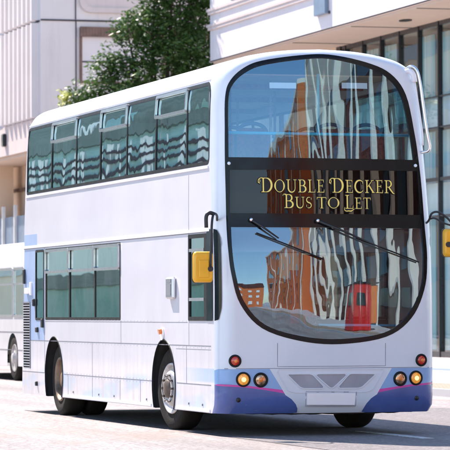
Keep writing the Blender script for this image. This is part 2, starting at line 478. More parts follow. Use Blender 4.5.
ug = patch('upper_windscreen', front_map, grow(UG, .012), M['ws'], bus, step=.07, off=-.008, extra=RINGS)
dg = patch('destination_window', front_map, grow(DG, .012), M['dest'], bus, step=.09, off=-.008, extra=RINGS)
lg = patch('lower_windscreen', front_map, grow(LG, .012), M['ws_low'], bus, step=.07, off=-.008, extra=RINGS)

# ---- seams, service panel, bumper sculpting
mb = MB()
for l in ([(-.614, 1.019), (-.614, .762), (.625, .762), (.625, 1.012)], [(-1.19, .742), (1.15, .742)], [(-1.0, .70), (-1.0, .575)], [(1.0, .70), (1.0, .575)]):
    strip(mb, front_map, l, .0055, .0015)
mb.build('panel_seam', M['seam'], bus)
g = MB()
def gpoly(mb, poly, off0, off1, mi=0):
    """a raised pad following the front"""
    top = [front_map(*p, off1)[0] for p in poly]; bot = [front_map(*p, off0)[0] for p in poly]
    mb.add(bot+top, [tuple(range(len(poly)-1, -1, -1)), tuple(range(len(poly), 2*len(poly)))]+[(i, (i+1) % len(poly), (i+1) % len(poly)+len(poly), i+len(poly)) for i in range(len(poly))], mi)
REC = [[(-.50, .675), (-.245, .675), (-.215, .66), (-.10, .54), (-.105, .525), (-.32, .525), (-.36, .54)],
       [(-.165, .675), (.15, .675), (.16, .66), (.01, .53), (-.02, .53), (-.175, .66)],
       [(.50, .67), (.215, .675), (.19, .66), (.08, .54), (.085, .525), (.31, .525), (.35, .54)]]
def sub_outline(poly, n=3): 
    out = []
    for i in range(len(poly)):
        a, b, c = poly[i-1], poly[i], poly[(i+1) % len(poly)]
        la = math.hypot(a[0]-b[0], a[1]-b[1]); lc = math.hypot(c[0]-b[0], c[1]-b[1]); k = .016
        p = (b[0]+(a[0]-b[0])/la*min(k, la*.45), b[1]+(a[1]-b[1])/la*min(k, la*.45)); q = (b[0]+(c[0]-b[0])/lc*min(k, lc*.45), b[1]+(c[1]-b[1])/lc*min(k, lc*.45))
        for j in range(n+1):
            t = j/n; out.append(tuple((1-t)**2*u+2*t*(1-t)*v+t*t*w for u, v, w in zip(p, b, q)))
    return out
for rp in REC:
    o = sub_outline(rp)
    patch('bumper_recess', front_map, o, M['grille'], bus, step=.05, off=.0025)
    rim = MB(); ring_o = grow(o, .011)
    n = len(o)
    for A, Bq, o1, o2 in ((o, ring_o, .003, .012),):
        rings = []
        for i in range(n+1):
            a, b = A[i % n], Bq[i % n]
            rings.append([front_map(*a, .0)[0], front_map(*a, .010)[0], front_map(*b, .010)[0], front_map(*b, .0)[0]])
        rim.loft(rings, 0, False, False)
    rim.build('recess_rim', M['front'], bus)
outline = [(-.60, .735), (.60, .725), (.60, .70), (.47, .50), (.40, .478), (-.42, .478), (-.50, .50), (-.62, .70)]
mb = MB(); strip(mb, front_map, outline+[outline[0]], .007, .006); mb.build('bumper_ridge', M['front'], bus)
mb = MB(); gpoly(mb, [(-.279, .470), (.270, .463), (.266, .338), (-.279, .345)], -.01, .012); mb.build('number_plate', M['plate'], bus, bevel=.004)
mb = MB(); strip(mb, front_map, [(-.295, .484), (.284, .477), (.280, .325), (-.295, .332), (-.295, .484)], .010, .006); mb.build('plate_surround', M['grille'], bus)
# black lip under the bumper, tow hole
mb = MB(); rings = []
for i in range(31):
    x = -1.05+2.1*i/30; y = F(x, .256)+.03; zz = .235+.004*math.sin(i*1.9)+.02*(abs(x)/1.05)**4
    rings.append([(x, y+.012, .262), (x, y+.012, zz), (x, y+.10, zz), (x, y+.14, .262)])
mb.loft(rings, 0, True, False); mb.build('bumper_lip', M['rubber'], bus)

def disc(mb, x, z, r, off, depth, mi=0, n=28, dome=.0, mp=front_map):
    p, nrm = mp(x, z, 0); q = nrm.to_track_quat('X', 'Z').to_matrix().to_4x4(); Mx = Matrix.Translation(p) @ q
    prof = [(r, -.01), (r, depth)]
    if dome:
        for k in range(1, 6): a = R(90*k/6); prof.append((r*math.cos(a), depth+dome*math.sin(a)))
        prof.append((.0005, depth+dome))
    else: prof.append((.0005, depth))
    mb.lathe(prof, Mx, n, mi)
def lamp(x, z, r, mat, name, rim='rubber'):
    a = MB(); p, nrm = front_map(x, z); Mx = Matrix.Translation(p) @ nrm.to_track_quat('X', 'Z').to_matrix().to_4x4()
    a.lathe([(r+.020, -.01), (r+.020, .006), (r+.012, .016), (r+.001, .016), (r+.001, -.01)], Mx, 32)
    o = a.build(name, M[rim], bus)
    b = MB(); disc(b, x, z, r, 0, .004, dome=.016); b.build('lens', mat, o)
    return o
for x, z, mt, nm in ((-.992, .625, 'lamp_amber', 'headlight'), (-.800, .618, 'lamp_clear', 'headlight'), (.800, .618, 'lamp_clear', 'headlight'), (.990, .625, 'lamp_amber', 'headlight')):
    o = lamp(x, z, .062, M[mt], nm)
    if mt == 'lamp_amber':
        o['label'] = 'lit amber outer headlight'
        k = MB(); disc(k, x+.004, z-.002, .026, 0, .019, dome=.006); k.build('bulb', M['lamp_glow'], o)
    else:
        o['label'] = 'unlit inner headlight with brownish reflector'
        k = MB(); disc(k, x, z+.004, .026, 0, .018, dome=.008); k.build('bulb', M['lamp_orange'], o)
for x, z in ((-1.082, .826), (1.055, .821)): 
    o = lamp(x, z, .050, M['lamp_red'], 'indicator_lamp')
    k = MB(); disc(k, x+.008, z, .02, 0, .02, dome=.006); k.build('bulb', M['lamp_orange'], o)
for x, z in ((-1.045, .402), (1.0, .402)):
    k = MB(); disc(k, x, z, .026, 0, .004); k.build('towing_eye_cap', M['plastic'], bus)
for x, z in ((-1.118, 2.978), (1.02, 2.972)):
    k = MB(); disc(k, x, z, .018, 0, .012, dome=.01); k.build('marker_light', M['white'], bus)

# ---- lettering on the destination window
def arc(cx, cy, rx, ry, a0, a1, w0, w1, n=14, wm=None):
    out = []
    for i in range(n+1):
        t = i/n; a = R(a0+(a1-a0)*t); w = w0+(w1-w0)*t if wm is None else w0+(wm-w0)*math.sin(math.pi*t)
        out.append((cx+rx*math.cos(a), cy+ry*math.sin(a), w))
    return out
T_, H_ = .115, .045
def stem(x, y0=0, y1=1, w=T_, s=.11):
    st = [[(x, y0, w), (x, y1, w)]]
    for y, d in ((y0, 1), (y1, -1)):
        st.append([(x-w/2-s, y+d*.018, .036), (x+w/2+s, y+d*.018, .036)])
        st.append([(x-w/2-s*.3, y+d*.04, .05), (x+w/2+s*.3, y+d*.04, .05)])
    return st
GL = {
 'O': (.98, [arc(.49, .5, .40, .48, 90, 450, .05, .05, 32)]+[arc(.49, .5, .41, .47, 130, 230, .04, .04, 12, .15), arc(.49, .5, .41, .47, -50, 50, .04, .04, 12, .15)]),
 'D': (.98, stem(.2)+[[(.2, .98, .045), (.42, .98, .045)], [(.2, .02, .045), (.42, .02, .045)], arc(.42, .5, .44, .48, 90, -90, .04, .04, 24, .17)]),
 'U': (.98, stem(.2, .3, 1)[:1]+[[(.03, .98, .04), (.37, .98, .04)], [(.68, .98, .04), (.95, .98, .04)], [(.82, 1, .055), (.82, .32, .055)], arc(.51, .34, .31, .33, 180, 360, .135, .05, 18)]),
 'B': (.80, stem(.2)+[[(.2, .98, .045), (.4, .98, .045)], [(.2, .52, .045), (.42, .52, .045)], [(.2, .02, .045), (.42, .02, .045)], arc(.4, .75, .24, .23, 90, -90, .04, .04, 14, .13), arc(.42, .27, .30, .25, 90, -90, .04, .04, 14, .15)]),
 'L': (.74, stem(.2)+[[(.2, .02, .045), (.66, .02, .045)], [(.66, .0, .06), (.68, .24, .03)]]),
 'E': (.74, stem(.2)+[[(.2, .98, .045), (.62, .98, .045)], [(.62, 1, .05), (.63, .80, .03)], [(.2, .52, .045), (.52, .52, .045)], [(.52, .62, .035), (.52, .42, .035)], [(.2, .02, .045), (.66, .02, .045)], [(.66, 0, .05), (.68, .22, .03)]]),
 'C': (.88, [arc(.50, .5, .42, .48, 50, 310, .05, .05, 26, .15), [(.77, .90, .06), (.79, .70, .03)], [(.77, .10, .05), (.80, .24, .03)]]),
 'K': (.90, stem(.2)+[[(.26, .47, .05), (.70, .97, .05)], [(.58, .98, .04), (.84, .98, .04)], [(.38, .60, .12), (.80, .02, .14)], [(.66, .02, .04), (.94, .02, .04)]]),
 'R': (.88, stem(.2)+[[(.2, .98, .045), (.4, .98, .045)], [(.2, .47, .045), (.4, .47, .045)], arc(.4, .725, .26, .255, 90, -90, .04, .04, 14, .14), [(.42, .48, .11), (.60, .24, .13), (.84, -.02, .10), (.96, -.06, .03)]]),
 'S': (.66, [[(.55, .74, .03), (.55, .93, .045)], arc(.32, .74, .23, .235, 60, 260, .045, .12, 14), [(.28, .51, .13), (.36, .47, .13)], arc(.30, .25, .25, .235, 75, -120, .12, .045, 14), [(.08, .10, .045), (.07, .30, .03)]]),
 'T': (.82, stem(.41)[:1]+[[(.28, .018, .036), (.54, .018, .036)], [(.05, .975, .05), (.77, .975, .05)], [(.05, 1.0, .05), (.03, .80, .03)], [(.77, 1, .05), (.79, .80, .03)]]),
}
SW = {'D': [arc(.10, .78, .30, .22, 80, 235, .03, .03, 12, .06), arc(-.16, .78, .10, .12, 220, 420, .03, .05, 8)],
      'L2': [arc(.16, -.02, .22, .16, 140, 300, .03, .08, 10), [(.26, -.16, .08), (.5, -.18, .10), (.78, -.02, .03)]],
      'U2': [arc(.08, .93, .16, .10, 40, 200, .03, .04, 8)], 'T2': []}
def ribbons(strokes, ox, oz, k, gw):
    out = []
    for st in strokes:
        P = [(ox+x*k, oz+y*k, w*k*.9+gw) for x, y, w in st]
        if gw:                                       # outline also runs past the ends
            for i, j in ((0, 1), (-1, -2)):
                dx, dz = P[i][0]-P[j][0], P[i][1]-P[j][1]; l = math.hypot(dx, dz) or 1
                P[i] = (P[i][0]+dx/l*gw/2, P[i][1]+dz/l*gw/2, P[i][2])
        L = []; Q = []
        for i, (x, z, w) in enumerate(P):
            a, b = P[max(0, i-1)], P[min(len(P)-1, i+1)]; tx, tz = b[0]-a[0], b[1]-a[1]; l = math.hypot(tx, tz) or 1
            L.append((x-tz/l*w/2, z+tx/l*w/2)); Q.append((x+tz/l*w/2, z-tx/l*w/2))
        for i in range(len(P)-1):
            out.append([L[i], Q[i], Q[i+1], L[i+1]])
    return out
def text_quads(gw):
    qs = []
    # words: (letter, height, flourish), left edge, right edge, base line
    for word, x0, x1, z in (([('D', .158, 'D'), ('O', .140), ('U', .140), ('B', .140), ('L', .140), ('E', .140)], -.775, -.055, 2.664),
                            ([('D', .158, 'D'), ('E', .140), ('C', .140), ('K', .140), ('E', .140), ('R', .140)], .030, .752, 2.664),
                            ([('B', .150, 'U2'), ('U', .122), ('S', .122)], -.520, -.200, 2.492),
                            ([('T', .122), ('O', .122)], -.150, .112, 2.490), ([('L', .150, 'L2'), ('E', .122), ('T', .122)], .175, .478, 2.488)):
        gap = .012; tot = sum(GL[c[0]][0]*c[1] for c in word); kx = (x1-x0-gap*(len(word)-1))/tot; x = x0
        for c in word:
            wd, st = GL[c[0]]; st = list(st)
            if len(c) > 2: st += SW[c[2]]
            qs += [[(x+(p[0]-x)*kx, p[1]) for p in q] for q in ribbons(st, x, z, c[1], gw)]; x += wd*c[1]*kx+gap
    return qs
def lettering(name, gw, off, mat):
    qs = text_quads(gw); vs = []; fs = []
    for q in qs:
        ar = sum(q[i][0]*q[(i+1) % 4][1]-q[(i+1) % 4][0]*q[i][1] for i in range(4))
        if abs(ar) < 1e-9: continue
        if ar < 0: q = q[::-1]
        n = len(vs); vs += [Vector(p) for p in q]; fs.append([n, n+1, n+2, n+3])
    r = delaunay_2d_cdt(vs, [], fs, 1, 1e-6)
    mb = MB(); mb.add([front_map(p.x, p.y, off)[0] for p in r[0]], [tuple(f) for f, src in zip(r[2], r[5]) if len(src)])
    return mb.build(name, mat, dg)
ink = lettering('lettering_outline', .016, .001, M['ink'])
gold = lettering('lettering', 0, .0035, M['gold'])
mb = MB(); mb.box((-1.05, .10, 2.36), (1.02, .16, 2.97)); mb.build('blind_box', M['rubber'], bus)

# ---- side, roof and rear shells
arch_c = ((2.30, .52, .52), (8.02, .52, .52))     # wheel arch centre y, z, radius
def side_outline(sgn):
    h = hwl if sgn < 0 else hwr
    zs = [.25+.0913*k for k in range(40)]+[3.9]
    front = [(yjoin(sgn*h(z), z), z) for z in zs]; rear = [(bjoin(sgn*h(z), z), z) for z in zs]
    bottom = []
    for yc, zc, r in reversed(arch_c):
        a0 = math.asin((.25-zc)/r)
        for k in range(25):
            a = a0+(math.pi-2*a0)*k/24; bottom.append((yc+r*math.cos(a), zc+r*math.sin(a)))
    return front+rear[::-1]+bottom
UPW = (3.00, 3.905); LOW = (1.285, 2.205)
upper_band = rrect(.335, 2.985, 9.72, 3.895, (.08, .05, .05, .16))
lower_band = rrect(4.37, 1.27, 8.54, 2.21, .02)
door_pane = rrect(8.64, 1.27, 9.14, 2.20, .03)
cab_band = [(.40, 1.265), (1.19, 1.265), (1.19, 2.225), (.40, 2.225)]
def side_col(y, z):
    if z > .985 and 8.60 < y < 9.93 and z < 2.225: return 1
    if 9.05 < y < 9.93 and 2.28 < z < 2.43: return 1
    return 0
sl = [[(8.60, .985), (9.93, .985), (9.93, 2.225), (8.60, 2.225), (8.60, .985)], [(9.05, 2.28), (9.93, 2.28), (9.93, 2.43), (9.05, 2.43), (9.05, 2.28)]]
patch('offside_panel', OFF, side_outline(-1), [M['side'], M['lilac']], bus, holes=[upper_band, lower_band, door_pane, cab_band], lines=sl, step=.22, matfn=side_col)
near_low = rrect(1.6, 1.27, 9.1, 2.21, .04)
patch('nearside_panel', NEAR, side_outline(1), M['side'], bus, holes=[upper_band, near_low], step=.3)
mb = MB(); top = [p for p in ARCH if p[1] >= 3.9]; top = [(-hwl(3.9), 3.9)]+top+[(hwr(3.9), 3.9)]
rings = []
for x, z in top:
    y0, y1 = yjoin(x, z), bjoin(x, z); rings.append([(x, y0+(y1-y0)*k/16, z) for k in range(17)])
mb.loft(rings, 0, False, True, closed=False); mb.build('roof', M['roof'], bus)
patch('rear_panel', rear_map, outl, M['side'], bus, step=.3)

# ---- side glazing
def glazing(mp, band, panes, gm, name, hop=(), hopz=3.615, gap=.022, top=3.86, bot=3.02, x_front=None):
    holes = []
    for k, (a, b) in enumerate(panes):
        holes.append(rrect(a+gap, bot, b-gap, top, (.05 if k == len(panes)-1 and x_front else .012, .012, .012, .13 if k == len(panes)-1 and x_front else .012)))
    patch(name, mp, grow(band, .006), M['rubber'], bus, holes=holes, step=.3, off=.002, depth=.025)
    for k, h in enumerate(holes):
        w = patch('side_window', mp, grow(h, .01), gm, bus, step=.12, off=-.006-.0022*(k % 2), tilt=(0, random.uniform(-.004, .004), random.uniform(-.0035, .0035)))
        if k in hop:
            a, b = panes[k]; fr = MB(); t = .034
            o = rrect(a+.006, hopz, b-.006, top+.022, .03); i = rrect(a+.006+t, hopz+t, b-.006-t, top+.022-t, .02)
            rings = [[mp(*p, .0)[0], mp(*p, .026)[0], mp(*q, .026)[0], mp(*q, .0)[0]] for p, q in zip(o+[o[0]], i+[i[0]])]
            fr.loft(rings, 0, False, False); fr.build('opening_light_frame', M['alu'], w)
ub = [9.70, 8.19, 6.76, 5.44, 4.08, 2.69, 1.30, .345]
panes = [(b, a) for a, b in zip(ub, ub[1:])]
glazing(OFF, upper_band, panes, M['side_glass'], 'upper_window_frame', hop=(1, 3, 5), x_front=True)
glazing(NEAR, upper_band, panes, M['side_glass'], 'upper_window_frame')
lp = [(7.12, 8.52), (5.71, 7.12), (4.39, 5.71)]
glazing(OFF, lower_band, lp, M['side_glass_low'], 'lower_window_frame', hop=(0, 1, 2), hopz=1.885, top=2.18, bot=1.30, gap=.03)
glazing(NEAR, near_low, [(1.65, 3.0), (3.0, 4.5), (4.5, 6.0), (6.0, 7.5), (7.5, 9.05)], M['side_glass_low'], 'lower_window_frame', top=2.18, bot=1.30)
patch('emergency_door_window', OFF, grow(door_pane, .004), M['side_glass'], bus, step=.2, off=-.004)
mb = MB()
rings = [[OFF(*p, -.01)[0], OFF(*p, .006)[0], OFF(*q, .006)[0], OFF(*q, -.01)[0]] for p, q in zip(*[l+[l[0]] for l in (grow(door_pane, .012), grow(door_pane, -.022))])]
mb.loft(rings, 0, False, False); mb.build('door_window_gasket', M['rubber'], bus)
# cab side window: two lights with a slider, and the black quarter light wrapping onto the corner
cw = patch('cab_window', OFF, grow(cab_band, .004), M['side_glass_low'], bus, step=.1, off=-.006)
mb = MB()
for l, w in (([(1.175, 1.27), (1.175, 2.22)], .05), ([(.40, 1.285), (1.19, 1.285)], .045), ([(.40, 2.205), (1.19, 2.205)], .045), ([(.46, 1.27), (.46, 2.22)], .13)):
    strip(mb, OFF, l, w, .008)
mb.build('cab_window_frame', M['rubber'], cw)
mb = MB()
for l in ([(.53, 2.05), (1.15, 2.05)], [(.53, 1.50), (1.15, 1.50)]): mb = MB(); strip(mb, OFF, l, .035, .012); mb.build('slider_rail', M['alu'], cw)
ql = [(-1.2475, 1.262), (-1.228, 1.275), (-1.209, 1.40), (-1.206, 1.489), (-1.2065, 2.088), (-1.213, 2.205), (-1.228, 2.255), (-1.2445, 2.268)]
patch('quarter_light', front_map, ql, M['black'], bus, step=.02, off=.010, extra=RINGS)
yj = yjoin(-1.248, 2)
qs = [(yj+.002, 1.262), (.42, 1.262), (.42, 2.23), (.38, 2.262), (yj+.002, 2.268)]
patch('quarter_light', OFF, qs, M['black'], bus, step=.1, off=.010)

# ---- seams and mouldings on the offside
mb = MB()
for l, w in (([(.27, 2.240), (9.93, 2.236)], .007), ([(1.25, 1.245), (8.55, 1.245)], .005), ([(.27, .985), (9.93, .985)], .009), ([(.27, .945), (1.75, .945)], .004),
             ([(.27, .556), (1.72, .556)], .009), ([(2.87, .556), (7.44, .556)], .009), ([(8.6, .556), (10, .556)], .009),
             ([(1.19, .985), (1.19, 2.9)], .005), ([(4.35, .985), (4.35, 1.26)], .005), ([(8.59, .56), (8.59, 2.24)], .008), ([(1.30, .56), (1.30, .985)], .005),
             ([(2.95, 2.25), (2.95, 2.26)], .004)):
    strip(mb, OFF, l, w, .002)
for y in (3.4, 4.4, 5.85, 7.2): strip(mb, OFF, [(y, .26), (y, .556)], .005, .002)
for y in (5.85,): strip(mb, OFF, [(y, .556), (y, .985)], .005, .002)
mb.build('panel_seam', M['seam'], bus)
mb = MB()
for l, w in (([(.30, 2.262), (9.93, 2.258)], .030), ([(.36, 2.955), (9.75, 2.955)], .028)): strip(mb, OFF, l, w, .012)
strip(mb, OFF, [(2.87, .275), (7.44, .275)], .03, .012); strip(mb, OFF, [(.3, .275), (1.74, .275)], .03, .012)
mb.build('side_moulding', M['roof'], bus)
mb = MB()                                            # rain gutter above the windows
strip(mb, OFF, [(.42, 3.925), (9.70, 3.925)], .014, .014); mb.build('rain_gutter', M['roof'], bus)
mb = MB()
for z, a0, a1 in ((.575, 2.95, 7.4), (.967, .35, 9.9), (1.262, 1.3, 8.5), (.537, 2.95, 7.4)):
    y = a0
    while y < a1:
        if z > .9 and (1.75 < y < 2.85 or 7.47 < y < 8.57): y += .16; continue
        p_ = OFF(y, z)[0]; mb.add([p_+Vector((-.003, -.005, -.005)), p_+Vector((-.003, .005, -.005)), p_+Vector((-.003, .005, .005)), p_+Vector((-.003, -.005, .005)), p_+Vector((0, -.008, -.008)), p_+Vector((0, .008, -.008)), p_+Vector((0, .008, .008)), p_+Vector((0, -.008, .008))], [(0, 1, 2, 3), (0, 4, 5, 1), (1, 5, 6, 2), (2, 6, 7, 3), (3, 7, 4, 0)]); y += .16
tag(mb.build('rivets', M['side'], bus), kind='stuff')
# louvred engine grille, catches, repeater, intake box
mb = MB()
for k in range(24): z = .63+k*.036; mb.add([OFF(9.50, z, .010)[0], OFF(9.93, z, .010)[0], OFF(9.93, z+.022, -.004)[0], OFF(9.50, z+.022, -.004)[0]], [(0, 1, 2, 3)])
strip(mb, OFF, [(9.485, .60), (9.485, 1.50)], .03, .008); strip(mb, OFF, [(9.5, 1.50), (9.94, 1.50)], .02, .008)
lo = mb.build('engine_louvre', M['seam'], bus)
mb = MB(); strip(mb, OFF, [(9.715, .61), (9.715, 1.49)], .42, .001); mb.build('louvre_backing', M['dark'], lo)
for y, z, w, h in ((9.82, 1.86, .07, .20), (9.22, 1.50, .07, .10), (8.68, 1.22, .09, .12), (9.02, 1.13, .10, .07), (9.05, .40, .06, .06)):
    mb = MB(); mb.bbox((-1.28, y-w/2, z-h/2), (-1.245, y+w/2, z+h/2), .008); mb.build('catch', M['plastic'], bus)
mb = MB(); mb.bbox((-1.285, 9.5, 1.62), (-1.245, 9.72, 1.70), .008); mb.bbox((-1.275, 9.36, 1.60), (-1.245, 9.44, 1.78), .006); mb.build('grab_plate', M['plate'], bus)
mb = MB(); mb.tube([(-1.25, 2.36, 1.11), (-1.262, 2.36, 1.11)], .075, 18); mb.build('repeater_base', M['plate'], bus)
k = MB(); k.tube([(-1.26, 2.36, 1.14), (-1.30, 2.36, 1.13)], .032, 14); k.build('side_indicator', M['lamp_orange'], bus)
mb = MB(); mb.bbox((-1.30, 1.73, 1.51), (-1.245, 2.04, 1.76), .02); o = mb.build('driver_vent', M['alu'], bus)
mb = MB(); mb.box((-1.304, 1.79, 1.70), (-1.299, 1.98, 1.735)); mb.box((-1.304, 1.80, 1.55), (-1.2985, 1.99, 1.68)); mb.build('vent_slot', [M['lining']], o)
mb = MB(); strip(mb, OFF, [(3.4, .35), (3.4, .365)], .02, .012)
for y in (.62, 1.2, 3.1, 4.7, 5.5, 6.9):
    mb = MB(); disc(mb, y, .335, .014, 0, .008, mp=OFF); mb.build('skirt_catch', M['lining'], bus)

# ---- chassis, wheel housings, floors
mb = MB()
mb.box((-.62, .25, .30), (.62, 9.9, .42))
for a, b in ((.3, 1.74), (2.88, 7.44), (8.6, 9.95)): mb.box((-1.21, a, .285), (1.21, b, .40))
mb.box((-1.19, .1, .27), (1.19, .35, .36)); mb.box((-.5, 7.9, .26), (.5, 8.14, .55)); mb.box((-.9, 2.2, .3), (.9, 2.4, .45))
mb.build('chassis', M['dark'], bus)
mb = MB()
for yc, zc, r in arch_c:
    for s in (-1, 1):
        rings = []
        for k in range(17):
            a = R(-32)+R(244)*k/16; c, q = math.cos(a)*(r+.004), math.sin(a)*(r+.004)
            rings.append([(s*1.245, yc+c, zc+q), (s*.64, yc+c, zc+q)])
        mb = MB(); mb.loft(rings, 0, False, True, closed=False)
        mb.box((s*.63-.01, yc-.56, .28), (s*.63+.01, yc+.56, 1.07)); mb.build('wheel_housing', M['dark'], bus)
mb = MB()
for yc, zc, r in arch_c:
    for s, mp in ((-1, OFF), (1, NEAR)):
        a0 = math.asin((.25-zc)/r)
        rings = []
        for k in range(33):
            a = a0+(math.pi-2*a0)*k/32
            P_ = [(yc+(r+d)*math.cos(a), zc+(r+d)*math.sin(a)) for d in (-.004, .007)]
            rings.append([mp(*P_[0], -.02)[0], mp(*P_[0], .010)[0], mp(*P_[1], .010)[0], mp(*P_[1], -.01)[0]])
        mb = MB(); mb.loft(rings, 0, False, False); mb.build('arch_lip', M['rubber'], bus)

mb = MB(); mb.box((-.62, .42, .62), (.62, 9.9, .66)); [mb.box((s*.92-.29, p, .62), (s*.92+.29, q, .66)) for s in (-1, 1) for p, q in ((.42, 1.70), (2.90, 7.40), (8.62, 9.9))]; mb.build('lower_deck_floor', M['lining'], bus)
mb = MB(); mb.box((-1.2, .36, 2.30), (1.17, 9.85, 2.38)); mb.box((-1.2, .20, 2.30), (1.15, .36, 2.345)); mb.build('upper_deck_floor', M['lining'], bus)
mb = MB(); mb.box((-1.13, .5, 2.235), (1.13, 9.7, 2.26)); mb.box((-1.08, .5, 3.985), (1.02, 9.6, 4.0)); mb.build('ceiling_panel', M['ceiling'], bus)

# ---- wheels
def wheel(x, y, sgn, steer, dual, kind):
    w = empty(kind, (x, y, .48), parent=bus, rz=R(steer))
    T = Matrix.Scale(sgn, 4, (1, 0, 0))
    def tyre(x0, x1, nm='tyre'):
        m = MB(); r = .48
        m.lathe([(.29, x0+.02), (.36, x0+.004), (.43, x0), (.462, x0+.02), (.478, x0+.05), (.480, x0+.09), (.480, x1-.09), (.478, x1-.05), (.462, x1-.02), (.43, x1), (.36, x1-.004), (.29, x1-.02)], T, 48)
        for g_ in (.09, .14, .19):                   # tread grooves read as dark rings
            pass
        m.build(nm, M['tyre'], w)
    tyre(-.275, 0)
    if dual: tyre(-.58, -.31)
    m = MB()
    if not dual:
        m.lathe([(.295, -.015), (.290, .004), (.276, .004), (.262, -.03), (.25, -.055), (.225, -.05), (.20, .01), (.175, .028), (.13, .03), (.125, .01), (.118, .012)], T, 40)
        m.build('rim', M['rim'], w)
        h = MB(); h.lathe([(.118, .0), (.112, .045), (.09, .062), (.05, .07), (.0005, .072)], T, 28); h.build('hub', M['hub'], w)
        rr, xx = .152, .03
    else:
        m.lathe([(.295, -.015), (.288, .002), (.274, .002), (.262, -.03), (.25, -.10), (.235, -.16), (.20, -.175), (.13, -.18), (.125, -.17)], T, 40)
        m.build('rim', M['rimdark'], w)
        h = MB(); h.lathe([(.122, -.18), (.118, -.06), (.10, -.03), (.05, -.02), (.0005, -.02)], T, 28); h.build('hub', M['rearhub'], w)
        rr, xx = .165, -.178
    for k in range(10):
        a = 2*math.pi*k/10; c = Vector((xx, rr*math.cos(a), rr*math.sin(a)))
        nts = MB(); nts.tube([T @ (c-Vector((.01, 0, 0))), T @ (c+Vector((.028, 0, 0)))], .016, 6)
        nts.build('wheel_nut', M['hub'], w)
    if not dual:
        gr = MB(); rings = []
        for k in range(25):
            a = 2*math.pi*k/24; rings.append([T @ Vector((.045, q*math.cos(a), q*math.sin(a))) for q in (.142, .163)]+[T @ Vector((.056, q*math.cos(a), q*math.sin(a))) for q in (.163, .142)])
        gr.loft(rings, 0, False, False); gr.build('nut_guard', M['chrome'], w)
wheel(-1.175, 2.27, -1, 6, False, 'front_wheel'); wheel(1.175, 2.27, 1, 6, False, 'front_wheel')
wheel(-1.18, 8.00, -1, 0, True, 'rear_wheel'); wheel(1.18, 8.00, 1, 0, True, 'rear_wheel')

# ---- wipers
def wiper(piv, elbow, tip, b0, b1, side):
    def p(x, z, o): return front_map(x, z, o)[0]
    m = MB(); m.tube([p(*piv, .0), p(*piv, .05)], .022, 14)
    m.tube([p(piv[0], piv[1], .045), p((piv[0]*.6+elbow[0]*.4), (piv[1]*.6+elbow[1]*.4), .06), p(*elbow, .05)], [.015, .012, .008], 8)
    w = m.build('wiper_arm', M['plastic'], bus)
    k = MB(); q = MB()
    n = 10; pts = [(b0[0]+(b1[0]-b0[0])*i/n, b0[1]+(b1[1]-b0[1])*i/n) for i in range(n+1)]
    k.tube([p(*u, .028+.012*math.sin(math.pi*i/n)) for i, u in enumerate(pts)], .0085, 6)
    q.loft([[p(u[0], u[1], .004), p(u[0], u[1]+.008, .004), p(u[0], u[1]+.008, .026), p(u[0], u[1], .026)] for u in pts])
    k.v += q.v and []
    k.build('wiper_blade', M['rubber'], w)
    c = MB(); disc(c, piv[0], piv[1], .018, 0, .055, dome=.006); c.build('wiper_nut', M['chrome'], w)
wiper((-.895, 2.359), (-.60, 2.155), (-.100, 1.946), (-.84, 2.215), (-.10, 1.930), -1)
wiper((-.154, 2.350), (.55, 2.06), (.646, 2.013), (.28, 2.16), (1.02, 1.90), 1)

# ---- mirrors, deflector rail
def mirror_set(cx, cz, y, w, h, arm, lab):
    m = MB(); rings = []
    for i, (yy, k) in enumerate(((y-.055, .78), (y-.045, .92), (y-.02, 1), (y+.03, 1), (y+.04, .97))):
        rings.append([(cx+px*w*k, yy, cz+pz*h*k) for px, pz in rrect(-.5, -.5, .5, .5, .16, 5)])
    m.loft(rings, 0, True, True)
    o = m.build('mirror', M['yellow'], bus); o['label'] = lab
    q_ = MB(); o1, o2 = rrect(cx-w*.5-.003, cz-h*.5-.003, cx+w*.5+.003, cz+h*.5+.003, w*.16, 5), rrect(cx-w*.5+.004, cz-h*.5+.004, cx+w*.5-.004, cz+h*.5-.004, w*.14, 5)
    q_.loft([[(p[0], y+.012, p[1]), (p[0], y+.034, p[1]), (q[0], y+.034, q[1]), (q[0], y+.012, q[1])] for p, q in zip(o1+[o1[0]], o2+[o2[0]])], 0, False, False); q_.build('mirror_rim', M['plastic'], o)
    q_ = MB(); q_.bbox((cx-.055, y-.066, cz-.115), (cx+.055, y-.05, cz+.075), .006); q_.build('mirror_boss', M['yellow'], o)
    g_ = MB(); g_.box((cx-w*.42, y+.041, cz-h*.44), (cx+w*.42, y+.044, cz+h*.44)); g_.build('mirror_glass', M['chrome'], o)
    c = MB(); c.tube([(cx+.07*(1 if cx < 0 else -1), y-.05, cz-.02), (cx+.07*(1 if cx < 0 else -1), y-.075, cz-.02)], .03, 14)
    c.build('mirror_clamp', M['plastic'], o)
    a = MB()
    for pts, r in arm: a.tube(catmull([tuple(q) for q in pts], 5), r, 8)
    a.build('mirror_arm', M['plastic'], bus)
mirror_set(-1.475, 1.845, -.21, .225, .335, [([(-1.235, .06, 2.36), (-1.27, -.05, 2.41), (-1.345, -.20, 2.42), (-1.385, -.27, 2.33), (-1.40, -.285, 2.1), (-1.405, -.275, 1.84)], .014),
           ([(-1.345, -.20, 2.42), (-1.40, -.22, 2.43), (-1.435, -.22, 2.39), (-1.435, -.22, 2.27)], .022)], 'yellow backed mirror on the driver side')
mirror_set(1.395, 2.115, -.20, .23, .31, [([(1.15, .05, 2.32), (1.15, -.10, 2.36), (1.165, -.17, 2.44), (1.24, -.20, 2.45), (1.36, -.21, 2.36), (1.40, -.21, 2.26)], .012),
           ([(1.16, -.12, 2.38), (1.20, -.17, 2.385), (1.30, -.20, 2.33), (1.40, -.21, 2.30)], .010)], 'yellow backed mirror on the door side')
